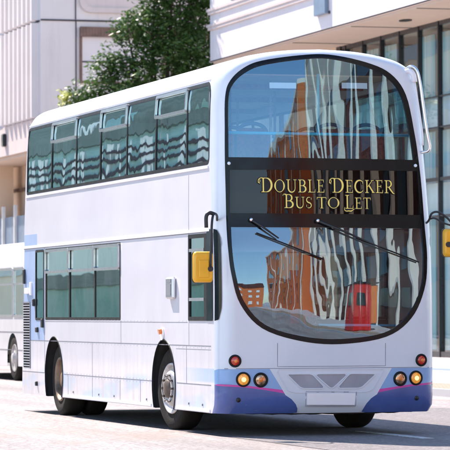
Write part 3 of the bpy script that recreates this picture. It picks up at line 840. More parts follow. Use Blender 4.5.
m = MB(); m.tube(catmull([(.94, .12, 4.02), (.985, .02, 4.075), (1.04, -.03, 4.04), (1.075, -.05, 3.90), (1.11, -.06, 3.62), (1.15, -.07, 3.33), (1.178, -.07, 3.19), (1.165, -.05, 3.135), (1.10, .02, 3.12)], 5), .017, 10); m.build('branch_deflector', M['chrome'], bus)
m = MB(); m.tube(catmull([(.93, .14, 3.99), (.97, .04, 4.03), (1.01, .0, 3.99), (1.03, .0, 3.90)], 5), .030, 10)
m.tube(catmull([(1.03, .0, 3.90), (1.07, -.01, 3.62), (1.11, -.02, 3.33), (1.12, -.0, 3.20)], 4), .012, 8); m.build('deflector_bracket', M['roof'], bus)

# ---- inside: upper deck
def seat(x, y, z, w=.86):
    s_ = MB(); s_.bbox((x-w/2, y, z+.36), (x+w/2, y+.45, z+.46), .03)
    for k in (-1, 1):
        rings = []
        for yy, kk in ((y+.40, .94), (y+.43, 1), (y+.49, 1), (y+.52, .94)):
            rings.append([(x+k*w/4+px*w/2*.94*kk, yy+pz*.06, z+.44+(pz+.5)*.62*kk) for px, pz in rrect(-.5, -.5, .5, .5, .2, 5)])
        s_.loft(rings, 0, True, True)
    o = s_.build('seat', M['seat'], bus)
    f = MB()
    for k in (-1, 1): f.tube(catmull([(x+k*w/4-w*.22, y+.50, z+.55), (x+k*w/4-w*.21, y+.50, z+.98), (x+k*w/4-w*.1, y+.50, z+1.10), (x+k*w/4+w*.1, y+.50, z+1.10), (x+k*w/4+w*.21, y+.50, z+.98), (x+k*w/4+w*.22, y+.50, z+.55)], 4), .022, 7)
    f.box((x-w*.3, y+.1, z), (x+w*.3, y+.16, z+.37)); f.build('seat_frame', M['seatblue'], o)
for k in range(11):
    for x in (-.70, .66): seat(x, .75+k*.82, 2.38)
for k in range(6):
    for x in (-.72, .70): seat(x, 3.6+k*.9, .66)
def pole(pts, mat, r=.017, nm='handrail'): m = MB(); m.tube(pts, r, 8); m.build(nm, M[mat], bus)
pole([(-1.14, .34, 3.335), (1.08, .34, 3.325)], 'railblue', .018); pole([(.02, .36, 3.33), (.02, .36, 4.0)], 'railblue', .016)
for x in (-.28, .28):
    for y in (1.2, 2.9, 4.5, 6.2, 7.8): pole([(x, y, 2.38), (x, y, 3.99)], 'steel')
for x, z in ((-.50, 3.84), (.325, 3.85)):
    m = MB(); gp = [(x-.15, z-.032), (x+.15, z-.032), (x+.15, z+.032), (x-.15, z+.032)]
    patch('windscreen_sticker', front_map, gp, M['white'], ug, step=.1, off=-.012, depth=.001)
for s_ in (-1, 1):                                    # dark wall linings added to both decks to cut brightness inside, red window posts
    m = MB(); m.box((s_*1.195-.01, .42, 2.38), (s_*1.195+.01, 9.8, 2.975)); m.box((s_*1.225-.008, .42, 1.07), (s_*1.225+.008, 9.8, 1.26)); m.build('dark_wall_lining', M['innerwall'], bus)
    for y in (2.69, 5.44, 8.19):
        m = MB(); m.box((s_*1.15-.02-.02*(s_ > 0), y-.04, 2.98), (s_*1.15+.02-.02*(s_ > 0), y+.04, 3.88)); m.build('window_post', M['seat'], bus)
for y in (1.9, 4.1, 6.3, 8.5):
    m = MB(); m.box((-1.10, y-.05, 3.93), (1.04, y+.05, 3.984)); m.build('ceiling_beam', M['seat'], bus)
# lower deck: dash, steering wheel, cab screen, poles, coloured bulkhead
m = MB(); m.bbox((-1.08, .14, .95), (1.02, .55, 1.12), .05); m.bbox((-1.05, .30, 1.12), (-.35, .62, 1.26), .05); m.build('dashboard', M['plastic'], bus)
m = MB(); c = Vector((-.70, .82, 1.36)); ax = Matrix.Translation(c) @ Matrix.Rotation(R(-58), 4, 'X') @ Matrix.Rotation(R(90), 4, 'Y')
m.lathe([(.225+.016*math.cos(a), .016*math.sin(a)) for a in [2*math.pi*k/8 for k in range(9)]], ax, 32)
m.tube([ax @ Vector((0, -.22, 0)), ax @ Vector((0, .22, 0))], .014, 6); m.tube([c, c+Vector((0, -.2, -.3))], .04, 8); m.build('steering_wheel', M['plastic'], bus)
m = MB(); m.bbox((-1.0, 1.25, .66), (-.45, 1.75, 1.18), .04); m.bbox((-.98, 1.66, 1.1), (-.47, 1.80, 1.95), .05); m.build('driver_seat', M['seatblue'], bus)
m = MB(); m.box((-.36, .9, .66), (-.32, 1.9, 2.2)); m.box((-1.2, 1.9, .66), (-.34, 1.94, 2.2)); m.build('cab_partition', M['lining'], bus)
m = MB(); m.box((.30, 1.93, 1.30), (.60, 1.96, 2.02)); m.box((.16, 1.90, 1.22), (.34, 1.93, 1.84), 0); m.build('bulkhead_panel', M['red'], bus)
m = MB(); m.box((.42, 1.89, 1.32), (.58, 1.92, 2.0)); m.build('bulkhead_poster', M['orange'], bus)
for x, y in ((.10, 1.3), (.70, .95), (.86, 1.2), (.62, 2.4), (1.0, 2.2)): pole([(x, y, .66), (x, y, 2.28)], 'steel', .022)
for x, y in ((.78, .7), (.98, .62)): 
    m = MB(); m.box((x-.045, y, .66), (x+.045, y+.05, 2.22)); m.build('door_leaf_edge', M['ceiling'], bus)
pole([(.10, .62, 1.21), (1.0, .58, 1.20)], 'railblue', .016)
m = MB(); m.tube([(-.55, .18, 1.14), (-.55, .12, 1.26)], .05, 14); m.build('dash_fan', M['rubber'], bus)
m = MB(); m.box((-1.05, .35, 2.02), (1.02, .95, 2.27)); m.build('cab_header', M['lining'], bus)
# ================================================================ the setting
def concrete(name, a, b_, joints=None, rough=.8, bump=.3, streak=.5, dirt=(.45, .42, .42)):
    t = NT(name); v = t.coord()
    c = t.ramp(t.noise(v, .35, 6, .6), [(.3, a), (.68, b_)])
    s = t.ramp(t.noise(t.coord((1.6, 1.6, .12)), 1.2, 7, .65), [(.5, 0.0), (.78, streak)])
    c = t.mix(s, c, dirt)
    bm = t.bump(t.noise(v, 14, 6, .7), bump, .01)
    return t.pbr(c, rough, 0, .3, bm)
M['precast'] = concrete('precast_concrete', (.72, .64, .61), (.80, .72, .685))
M['precast_pink'] = concrete('pinkish_concrete', (.66, .55, .51), (.72, .61, .57))
M['soffit'] = concrete('beige_soffit', (.62, .48, .38), (.70, .56, .45), streak=.2)
M['render'] = concrete('white_render', (.76, .69, .675), (.82, .75, .735), streak=.25, bump=.1)
M['beige'] = concrete('beige_wall', (.76, .58, .42), (.84, .66, .50), streak=.2)
M['brownblind'] = simple('brown_blind', (.22, .13, .10), .7, var=.2, scale=4)
M['joint'] = simple('dark_joint', (.06, .05, .06), .9)
M['mullion'] = simple('black_mullion', (.015, .017, .022), .3)
M['spandrel'] = simple('white_spandrel', (.80, .80, .78), .5, var=.05)
M['metalgrey'] = simple('blue_grey_metal', (.22, .29, .38), .45, .2)
M['facade_glass'] = glass('facade_glass', (.76, .90, .92), .03, (1, .5, .5), .005, gain=1.0)
M['pane_glass'] = glass('window_pane_glass', (.5, .6, .62), .12, (1, 1, 1), .004)
def blinds(name, a, b_):
    t = NT(name); v = t.coord((1, 3.2, .02))
    c = t.ramp(t.noise(v, 1.3, 3, .6), [(.32, a), (.44, b_), (.58, a), (.66, b_)])
    return t.pbr(c, .8, 0, .2)
M['blinds'] = blinds('teal_blinds', (.26, .48, .52), (.80, .80, .74))
M['room'] = simple('room_shade', (.22, .21, .18), .9, var=.3, scale=.6)

def ground_mat():
    t = NT('road_surface'); v = t.coord()
    # wear runs along the street
    w = t.noise(t.coord((.55, .035, 1)), 1.5, 5, .6)
    c = t.ramp(w, [(.30, (.22, .185, .175)), (.50, (.38, .335, .325)), (.70, (.50, .455, .45))])
    sp = t.noise(t.coord((1, .45, 1)), 15, 8, .85); c = t.mix(t.ramp(sp, [(.40, .95), (.56, 0.0)]), c, (.16, .13, .125))
    pt = t.ramp(t.noise(t.coord((.6, .25, 1)), .55, 6, .62, 1), [(.52, 0.0), (.62, .55)]); c = t.mix(pt, c, (.27, .205, .17))
    h = t.math('ADD', sp, t.math('MULTIPLY', t.noise(v, 110, 3), .8))
    return t.pbr(c, .78, 0, .4, t.bump(h, .8, .012))
def shaded_asphalt_mat():
    """asphalt darkened where the bus shadow falls, shade put into its colour"""
    t = NT('shaded_asphalt'); v = t.coord()
    c = t.ramp(t.noise(t.coord((1.1, .1, 1)), 1.5, 6, .65), [(.3, (.13, .115, .12)), (.7, (.21, .185, .185))])
    sp = t.noise(t.coord((1, .45, 1)), 16, 8, .85); c = t.mix(t.ramp(sp, [(.50, 0.0), (.62, .8)]), c, (.38, .33, .32))
    h = t.math('ADD', sp, t.math('MULTIPLY', t.noise(v, 130, 3), .8))
    return t.pbr(c, .8, 0, .4, t.bump(h, .8, .012))
def paving_mat(name, a, b_, sx=.6, sy=.6):
    t = NT(name); v = t.coord()
    br = t.n('ShaderNodeTexBrick'); br.inputs['Scale'].default_value = 1; br.inputs['Brick Width'].default_value = sx; br.inputs['Row Height'].default_value = sy
    br.inputs['Mortar Size'].default_value = .012; br.inputs['Color1'].default_value = (*a, 1); br.inputs['Color2'].default_value = (*b_, 1); br.inputs['Mortar'].default_value = (*[x*.5 for x in a], 1)
    t.l(v, br.inputs['Vector'])
    c = t.mix(t.ramp(t.noise(v, 1.1, 6, .65), [(.45, 0.0), (.75, .4)]), br.outputs['Color'], tuple(x*.6 for x in a))
    return t.pbr(c, .8, 0, .3, t.bump(t.noise(v, 40, 4), .3, .008))
M['road'] = ground_mat(); M['asphalt'] = shaded_asphalt_mat()
M['paving'] = paving_mat('pale_paving', (.50, .44, .44), (.58, .52, .51)); M['tan'] = paving_mat('tan_paving', (.36, .27, .20), (.42, .31, .23), .2, .1)
M['kerb'] = concrete('granite_kerb', (.42, .40, .42), (.52, .50, .51), streak=.2)
M['roadpaint'] = simple('road_paint', (.62, .61, .60), .6, var=.25, scale=20)
def sheet(name, x0, y0, x1, y1, z, mat):
    m = MB(); m.add([(x0, y0, z), (x1, y0, z), (x1, y1, z), (x0, y1, z)], [(0, 1, 2, 3)]); return tag(m.build(name, mat), kind='structure')
sheet('ground', -900, -900, 900, 900, -.012, M['paving'])
sheet('road', -6.5, -300, 6.72, 300, 0, M['road'])
m = MB()
m.add([(x, y, .004) for x, y in ((-1.15, -5.2), (5.2, -5.2), (4.6, 9.0), (4.0, 10.3), (-1.15, 10.4))], [(0, 1, 2, 3, 4)]); tag(m.build('shaded_asphalt_patch', M['asphalt']), kind='structure')  # dark sheet deepens the shadow of the bus
m = MB(); m.box((6.86, -300, -.01), (300, 300, .11)); tag(m.build('pavement', M['paving']), kind='structure')
m = MB(); m.box((-300, -300, -.01), (-6.66, 300, .11)); tag(m.build('pavement', M['paving']), kind='structure')
m = MB(); m.box((6.72, -300, -.01), (6.857, 300, .118)); tag(m.build('kerb', M['kerb']), kind='structure')
m = MB(); m.box((-6.657, -300, -.01), (-6.52, 300, .118)); tag(m.build('kerb', M['kerb']), kind='structure')
sheet('tan_paving_strip', 6.9, -200, 8.3, 200, .114, M['tan'])
sheet('drain_strip', 12.6, -200, 13.4, 200, .114, M['metalgrey'])
m = MB(); m.box((.63, -1.35, .005), (.76, .95, .010)); tag(m.build('lane_marking', M['roadpaint']), kind='structure')
sheet('road_marking', -6.1, -200, -6.0, 200, .004, M['roadpaint'])

# ---- precast office block behind the tree and the rear of the bus
ob = empty('office_block', (9.95, 59, 0), 'pale ribbed precast concrete office block beyond the rear of the double decker bus', 'building')
O = (9.95, 59, 0)
m = MB(); m.box((9.95, 59, 7.12), (17.2, 95, 19)); m.build('wall', M['precast'], ob, off=O)
m = MB()                                              # ribbed cladding on the street side
y = 59.28; k = 0
while y < 63.9:
    for z0, z1 in ((7.15, 9.94), (10.02, 18.9)):
        m.prism([(0, 0), (.34, 0), (.26, .20), (.08, .20)], Matrix(((0, -1, 0, 9.952), (1, 0, 0, y), (0, 0, 1, z0), (0, 0, 0, 1))), z1-z0)
    y += .62; k += 1
m.build('ribbed_cladding', M['precast'], ob, off=O)
m = MB(); m.box((9.925, 59.1, 9.955), (9.96, 95, 10.005)); m.box((9.95, 58.975, 9.985), (17.1, 59.01, 10.03)); m.box((11.0, 58.975, 7.2), (11.03, 59.01, 9.98)); m.box((10.99, 58.975, 10.04), (11.02, 59.01, 18)); m.build('panel_joint', M['joint'], ob, off=O)
# rounded window units beyond the ribs
for zc, zt in ((8.55, 1.9), (11.6, 1.9)):
    for yc in (65.6, 68.9, 72.2):
        fr = MB(); Mx = Matrix(((0, 0, -1, 9.95), (1, 0, 0, yc), (0, 1, 0, zc), (0, 0, 0, 1)))
        o_ = rrect(-1.5, -zt/2-.15, 1.5, zt/2+.15, .5, 6); i_ = rrect(-1.15, -zt/2+.1, 1.15, zt/2-.1, .35, 6)
        rings = [[Mx @ Vector((*a, 0)), Mx @ Vector((*a, .16)), Mx @ Vector((*b, .16)), Mx @ Vector((*b, -.25))] for a, b in zip(o_+[o_[0]], i_+[i_[0]])]
        fr.loft(rings, 0, False, False); w = fr.build('window', M['precast_pink'], ob, off=O)
        g_ = MB(); g_.prism(i_, Mx @ Matrix.Translation((0, 0, .03)), .02); g_.build('pane', M['render'], w, off=O)
# end wall facing the bus: window bays
def bay(x0, x1, z0, z1, blind):
    w = MB(); w.box((x0, 58.93, z0), (x0+.07, 59.05, z1)); w.box((x1-.07, 58.93, z0), (x1, 59.05, z1)); w.box((x0+.07, 58.93, z0), (x1-.07, 59.05, z0+.07)); w.box((x0+.07, 58.93, z1-.06), (x1-.07, 59.05, z1))
    f = w.build('window', M['metalgrey'] if not blind else M['brownblind'], ob, off=O)
    b = MB(); b.box((x0+.06, 58.965, z0+.06), (x1-.06, 58.99, z1-.05)); b.build('window_blind', M['render'], f, off=O)
    if blind:
        c = MB(); n = int((x1-x0)/.09)
        for q in range(n): c.box((x0+.0+q*.09, 58.86, z1-.27), (x0+q*.09+.086, 58.94+.004*(q % 2), z1+.02))
        c.build('window_awning', M['brownblind'], f, off=O)
    g_ = MB(); g_.box((x0+.07, 58.945, z0+.62), (x1-.07, 58.96, z0+.66)); g_.build('window_bar', M['joint'], f, off=O)
for x0 in (11.12, 13.9): bay(x0, x0+2.6, 8.15, 9.80, True)
for x0 in (11.12, 13.9):
    w = MB(); Mx = Matrix(((1, 0, 0, x0+1.3), (0, 0, 1, 58.92), (0, 1, 0, 11.2), (0, 0, 0, 1)))
    o_ = rrect(-1.3, -.95, 1.3, .95, .35, 6); i_ = rrect(-1.15, -.8, 1.15, .8, .28, 6)
    rings = [[Mx @ Vector((*a, .09)), Mx @ Vector((*a, 0)), Mx @ Vector((*b, 0)), Mx @ Vector((*b, .09))] for a, b in zip(o_+[o_[0]], i_+[i_[0]])]
    w.loft(rings, 0, False, False); f = w.build('window', M['precast_pink'], ob, off=O)
    p_ = MB(); p_.prism(i_, Mx @ Matrix.Translation((0, 0, .05)), .02); p_.build('pane', M['precast_pink'], f, off=O)
m = MB(); m.box((9.90, 58.95, 6.22), (17.2, 95, 7.115)); m.build('fascia', M['precast_pink'], ob, off=O)
m = MB(); m.box((9.98, 59.05, 6.12), (17.1, 95, 6.215)); m.build('soffit', M['soffit'], ob, off=O)
m = MB(); m.box((11.4, 60.6, 0), (17.0, 95, 6.13)); m.build('ground_floor_wall', M['beige'], ob, off=O)
for yy in (60.2, 68.2, 76.2): m = MB(); m.box((10.25, yy, 0), (11.1, yy+.9, 6.13)); m.build('column', M['beige'], ob, off=O)
m = MB(); m.box((11.3, 60.55, 5.30), (11.42, 95, 5.40)); m.build('transom_beam', M['brownblind'], ob, off=O)
for yy in (61.4, 63.2, 65.0, 66.8): 
    m = MB(); m.box((10.5, yy, .1), (10.6, yy+1.7, 4.4)); m.build('shutter_panel', M['metalgrey'], ob, off=O)
    m = MB(); m.box((10.42, yy-.08, .1), (10.52, yy+.04, 4.75)); m.build('shutter_post', M['spandrel'], ob, off=O)
m = MB(); m.bbox((9.78, 63.6, 6.50), (9.90, 63.9, 6.9), .03); m.build('wall_lamp', M['mullion'], ob, off=O)

ob.location = (14.09, 77.6, -.27); ob.scale = (1.2, 1.2, 1.2)
# ---- white building with the overhang on the right
wb = empty('white_building', (17.3, 52, 0), 'white building with deep overhang above black framed glazing, right of the bus', 'building')
O = (17.3, 52, 0)
m = MB(); m.box((17.3, 28, 9.47), (30, 66.8, 17)); m.build('wall', M['render'], wb, off=O)
m = MB(); m.box((17.38, 28, 9.40), (30, 66.7, 9.465)); m.build('soffit', M['soffit'], wb, off=O)
m = MB(); m.box((17.22, 28, 10.60), (17.30, 67.0, 10.68)); m.box((17.24, 28, 10.50), (17.30, 66.9, 10.598)); m.build('ledge', M['precast_pink'], wb, off=O)
m = MB(); m.box((17.22, 28, 11.10), (17.30, 67.0, 11.19)); m.box((17.24, 28, 11.0), (17.30, 66.9, 11.098)); m.build('ledge', M['precast_pink'], wb, off=O)
for y0 in (61.6, 57.4, 49.0, 44.8):
    f = MB(); f.box((17.24, y0, 11.22), (17.31, y0+2.6, 13.0)); w = f.build('window', M['metalgrey'], wb, off=O)
    g_ = MB(); g_.box((17.225, y0+.08, 11.30), (17.238, y0+2.52, 12.92)); g_.build('pane', M['pane_glass'], w, off=O)
m = MB(); m.bbox((17.18, 54.15, 9.92), (17.305, 55.25, 12.9), .02); m.build('bay_window', M['metalgrey'], wb, off=O)
m = MB(); m.box((17.27, 54.0, 9.9), (17.302, 54.12, 9.98)); 
for k in range(4): m.box((17.292, 28, 9.47+.0), (17.305, 66.8, 9.50))
m.build('drip_edge', M['joint'], wb, off=O)
m = MB(); pts = [(18.25+.16*math.cos(a), 50.2+.30*math.sin(a)) for a in [2*math.pi*k/20 for k in range(20)]]
m.prism(pts, Matrix.Translation((0, 0, 9.37)), .035); m.build('soffit_lamp', M['mullion'], wb, off=O)
m = MB()
for k in range(7): m.box((17.4, 30.0+k*5.6, 9.385), (19.3, 30.04+k*5.6, 9.402))
m.build('soffit_joint', M['joint'], wb, off=O)
m = MB(); m.box((19.3, 59.4, 0), (29, 66.5, 9.41)); m.build('rear_wall', M['beige'], wb, off=O)
for yy in (60.6, 63.4, 66.0): m = MB(); m.box((18.9, yy, 0), (19.31, yy+.5, 9.41)); m.build('column', M['precast_pink'], wb, off=O)
m = MB(); m.box((19.2, 59.0, 0), (19.6, 59.4, 9.41)); m.build('end_post', M['mullion'], wb, off=O)
y = 58.6; ms = []
while y > 30: ms.append(y); y -= 1.665
for y in ms: m = MB(); m.box((19.21, y-.035, .11), (19.34, y+.035, 9.41)); m.build('mullion', M['mullion'], wb, off=O)
for z, h in ((9.28, .12), (7.3, .04), (6.45, .04), (4.98, .10), (4.0, .04), (.11, .16)): m = MB(); m.box((19.23, 30, z), (19.335, 59.0, z+h)); m.build('transom', M['mullion'], wb, off=O)
m = MB(); m.add([(19.29, 30, .2), (19.29, 59, .2), (19.29, 59, 9.3), (19.29, 30, 9.3)], [(0, 3, 2, 1)]); m.build('curtain_glass', M['facade_glass'], wb, off=O)
m = MB()
for z0, z1 in ((6.5, 7.3), (4.05, 4.95)): m.box((19.44, 30, z0), (19.5, 59, z1))
m.build('spandrel_panel', M['spandrel'], wb, off=O)
m = MB()
for i, y in enumerate(ms):
    for z0, z1 in ((.3, 4.0), (5.0, 6.45), (7.3, 9.2)):
        f = random.uniform(.55, 1.0)*1.6
        if z0 > 7 and i in (2, 5, 9): continue
        n = 14
        vs = []; 
        for q in range(n+1): yy = y-1.6+f*q/n; vs += [(19.75+.05*(q % 2), yy, z0), (19.75+.05*(q % 2), yy, z1)]
        m.add(vs, [(2*q, 2*q+2, 2*q+3, 2*q+1) for q in range(n)])
m.build('vertical_blind', M['blinds'], wb, off=O)
m = MB(); m.box((22.5, 30, .1), (22.6, 59.3, 9.4)); m.box((19.6, 30, 4.3), (22.5, 59.3, 4.5)); m.box((19.6, 30, 6.9), (22.5, 59.3, 7.0)); m.build('room_wall', M['room'], wb, off=O)
m = MB(); m.box((19.3, 28.3, 0), (29.5, 29.9, 9.41)); m.build('end_wall', M['render'], wb, off=O)

# ---- single deck bus parked behind
def single_decker():
    b = empty('single_decker_bus', (4.15, 27.6, 0), 'white single deck bus standing behind the rear end of the double decker', 'bus')
    O = (4.15, 27.6, 0)
    x0, x1, y0, y1 = 2.9, 5.4, 27.6, 39.2
    m = MB(); prof = [(x0, .30), (x0, 2.3), (x0+.03, 2.55), (x0+.12, 2.72), (x0+.35, 2.80), (x1-.35, 2.80), (x1-.12, 2.72), (x1-.03, 2.55), (x1, 2.3), (x1, .30)]
    wh = (30.05, 36.2)
    rings = []
    for y, k in ((y0, .95), (y0+.05, .98), (y0+.15, 1)): rings.append([((x-4.15)*k+4.15, y, 1.5+(z-1.5)*(k if z > 1.5 else 1)) for x, z in prof])
    m.loft(rings, 0, False); m.add([(x, y0, z) for x, z in [((x-4.15)*.95+4.15, 1.5+(z-1.5)*(.95 if z > 1.5 else 1)) for x, z in prof]], [tuple(range(len(prof)))])
    rings = [[(x, y, z) for x, z in prof[1:-1]] for y in (y0+.15, y1)]; m.loft(rings, 0, False, True, closed=False)
    # side skins with arches and window openings
    for x in (x0, x1):
        out = [(y0+.15, .30), (y0+.15, 2.3), (y1, 2.3), (y1, .30)]
        for yc in reversed(wh):
            for k in range(17): a = math.pi*k/16; out.append((yc+.52*math.cos(a), .46+.50*math.sin(a)) if 0 < k < 16 else (yc+.52*math.cos(a), .30))
        hl = [rrect(a, 1.30, c, 2.26, .05) for a, c in ((28.0, 28.75), (28.95, 29.95), (30.05, 31.9), (32.0, 33.9), (34.0, 35.9), (36.0, 38.6))]
        vs = dens(out, .6); es = [(i, (i+1) % len(vs)) for i in range(len(vs))]
        for h in hl: n = len(vs); vs = vs+h; es += [(n+i, n+(i+1) % len(h)) for i in range(len(h))]
        r = delaunay_2d_cdt([Vector(v) for v in vs], es, [], 0, 1e-5); V = r[0]
        ff = [f for f in r[2] if inpoly((sum(V[i].x for i in f)/3, sum(V[i].y for i in f)/3), out) and not any(inpoly((sum(V[i].x for i in f)/3, sum(V[i].y for i in f)/3), h) for h in hl)]
        m.add([(x, p.x, p.y) for p in V], [tuple(f) for f in ff])
    m.add([(x0, y1, .3), (x1, y1, .3), (x1, y1, 2.7), (x0, y1, 2.7)], [(0, 1, 2, 3)])
    m.build('body', M['side2'], b, off=O)
    for x in (x0+.012, x1-.012):
        for h in hl:
            if h is hl[1] and x < 4: pass
            g_ = MB(); P = grow(h, .02); s_ = .004 if x > 4 else -.004
            g_.add([(x, a, c) for a, c in P], [tuple(range(len(P)))]); w = g_.build('side_window', M['side_glass_low'], b, off=O)
            if x < 4:
                k = MB(); rings = [[(x0+.01, *p), (x0-.012, *p), (x0-.012, *q), (x0+.01, *q)] for p, q in zip(*[l+[l[0]] for l in (grow(h, .02), grow(h, -.03))])]
                k.loft(rings, 0, False, False); k.build('window_gasket', M['alu'], w, off=O)
                k = MB(); ya, yb = h[0][0], h[5][0]; k.box((x0-.01, min(ya, yb), 1.93), (x0+.01, max(ya, yb), 1.965)); k.build('window_bar', M['alu'], w, off=O)
    m = MB(); m.box((x0+.9, y0+.9, .9), (x0+1.0, y1-.3, 2.2)); m.build('darkening_panel', M['sage'], b, off=O)  # flat panel added to darken the windows
    m = MB(); m.box((x0+.1, y0+.1, .35), (x1-.1, y1-.1, .42)); m.build('chassis', M['dark'], b, off=O)
    m = MB(); m.box((x0+.25, y0+.03, 1.1), (x1-.25, y0-.012, 2.45)); m.build('windscreen', M['black'], b, off=O)
    for xx in (x0+.35, x1-.35): k = MB(); k.tube([(xx, y0+.02, .75), (xx, y0-.03, .75)], .09, 16); k.build('headlight', M['lamp_clear'], b, off=O)
    m = MB()
    for z in (.98, .62): m.box((x0-.006, y0+.3, z), (x0+.004, y1, z+.012))
    m.build('panel_seam', M['seam'], b, off=O)
    for yc in wh:
        for x, s in ((x0+.02, -1), (x1-.02, 1)):
            w = empty('wheel', (x-O[0], yc-O[1], .46), parent=b); T = Matrix.Scale(s, 4, (1, 0, 0))
            k = MB(); k.lathe([(.28, -.26), (.40, -.27), (.455, -.24), (.46, -.04), (.40, .0), (.28, -.02)], T, 36); k.build('tyre', M['tyre'], w)
            k = MB(); k.lathe([(.285, -.03), (.27, -.005), (.24, -.04), (.12, -.02), (.09, .03), (.0005, .03)], T, 32); k.build('rim', M['rim'], w)
    return b
M['sage'] = simple('sage_interior', (.34, .44, .38), .8); M['side2'] = simple('white_bus_paint', (.74, .71, .74), .35, var=.05, coat=.2)
single_decker()

# ---- tree in front of the office block
def leaf_mat(name, a, b_, tr=.3):
    t = NT(name); g = t.n('ShaderNodeObjectInfo'); v = t.coord()
    c = t.ramp(t.noise(v, 1.1, 4, .6), [(.32, a), (.66, b_)])
    d = t.n('ShaderNodeBsdfDiffuse'); t.l(c, d.inputs[0]); s = t.n('ShaderNodeBsdfTranslucent'); t.l(c, s.inputs[0])
    gl = t.n('ShaderNodeBsdfGlossy'); gl.inputs['Roughness'].default_value = .4
    m1 = t.n('ShaderNodeMixShader'); m1.inputs[0].default_value = tr; t.l(d.outputs[0], m1.inputs[1]); t.l(s.outputs[0], m1.inputs[2])
    m2 = t.n('ShaderNodeMixShader'); m2.inputs[0].default_value = .05; t.l(m1.outputs[0], m2.inputs[1]); t.l(gl.outputs[0], m2.inputs[2])
    t.l(m2.outputs[0], t.out.inputs[0]); return t.m
M['leaf'] = leaf_mat('leaf_green', (.028, .076, .020), (.12, .21, .05)); M['bark'] = simple('bark', (.11, .08, .06), .9, bump=.6)
M['leafy'] = leaf_mat('leaf_yellow', (.42, .46, .05), (.55, .55, .08))
def tree(name, loc, blobs, trunk_h, label, group=None, n=220, leaf=.10, seed=1, spray=None):
    rnd = random.Random(seed); root = empty(name, loc, label, 'tree', group)
    m = MB(); top = Vector((0, 0, trunk_h)); m.tube(catmull([(0, 0, -.2), (.05, .02, trunk_h*.4), (-.03, .05, trunk_h*.75), (0, 0, trunk_h*1.15)], 4), [.20-.11*i/12 for i in range(13)], 9)
    for cx, cy, cz, r in blobs:
        c = Vector((cx, cy, cz)); s = Vector((0, 0, trunk_h*rnd.uniform(.7, 1.1))); md = (s+c)/2+Vector((rnd.uniform(-.2, .2), rnd.uniform(-.2, .2), -.15))
        m.tube(catmull([tuple(s), tuple(md), tuple(c)], 4), [.09-.009*i for i in range(9)], 6)
        for k in range(5):
            d = Vector((rnd.gauss(0, 1), rnd.gauss(0, 1), rnd.gauss(0, 1))).normalized(); m.tube([c, c+d*r*.8], [.022, .008], 5)
    m.build('trunk', M['bark'], root)
    v = []; f = []
    def leafquad(p, nrm, s):
        t = nrm.orthogonal().normalized(); t = Matrix.Rotation(rnd.uniform(0, 6.28), 3, nrm) @ t; b = nrm.cross(t)
        n0 = len(v); v.extend([p-t*s, p+b*s*.42-t*s*.1, p+t*s, p-b*s*.42-t*s*.1]); f.append((n0, n0+1, n0+2, n0+3))
    for cx, cy, cz, r in blobs:
        k = int(n*(r/.7)**2.2)
        for _ in range(k):
            d = Vector((rnd.gauss(0, 1), rnd.gauss(0, 1), rnd.gauss(0, 1))).normalized(); rad = r*(rnd.uniform(.25, 1.12)**.6 if rnd.random() < .82 else rnd.uniform(1.0, 1.5))
            cl = Vector((cx, cy, cz))+d*rad*Vector((1, 1, .9)).length/1.68
            for q in range(rnd.randint(7, 13)):
                p = cl+Vector((rnd.gauss(0, .10), rnd.gauss(0, .10), rnd.gauss(0, .065)))
                nn = Vector((rnd.gauss(0, .7), rnd.gauss(0, .7), 1)).normalized(); leafquad(p, nn, leaf*rnd.uniform(.55, 1.15))
    me = bpy.data.meshes.new('crown'); me.from_pydata([tuple(p) for p in v], [], f); me.materials.append(M['leaf']); me.update(); link(bpy.data.objects.new('crown', me), root)
    if spray:
        v.clear(); f.clear()
        for (cx, cy, cz, r) in spray:
            for _ in range(90):
                p = Vector((cx, cy, cz))+Vector((rnd.gauss(0, r), rnd.gauss(0, r), rnd.gauss(0, r))); leafquad(p, Vector((rnd.gauss(0, .7), -.5, 1)).normalized(), leaf*.8)
        me = bpy.data.meshes.new('yellow_leaves'); me.from_pydata([tuple(p) for p in v], [], f); me.materials.append(M['leafy']); me.update(); link(bpy.data.objects.new('yellow_leaves', me), root)
    return root
BL = [(-2.2, 0, 6.6, .42), (-1.75, .1, 6.9, .45), (-1.2, -.1, 6.5, .6), (-1.35, .2, 7.6, .42), (-.7, 0, 7.5, .62), (-.85, .2, 8.6, .42), (-.25, 0, 8.4, .6), (-.1, .3, 9.3, .55), (.5, 0, 9.4, .7), (.35, -.3, 8.1, .75), (.0, .1, 6.9, .8), (.9, .2, 8.5, .7), (1.0, -.1, 7.3, .8), (1.3, .3, 9.6, .7), (.4, .2, 10.4, .7), (1.2, .1, 10.7, .7)]
tr_ = tree('broadleaf_tree', (16.24, 69, -.386), BL, 5.2, 'dense dark green tree rising above the roof of the double decker bus', leaf=.078, n=215, spray=[(-2.58, -.2, 6.75, .10), (-2.5, 0, 6.9, .07)]); tr_.scale = (1.288, 1.288, 1.288)

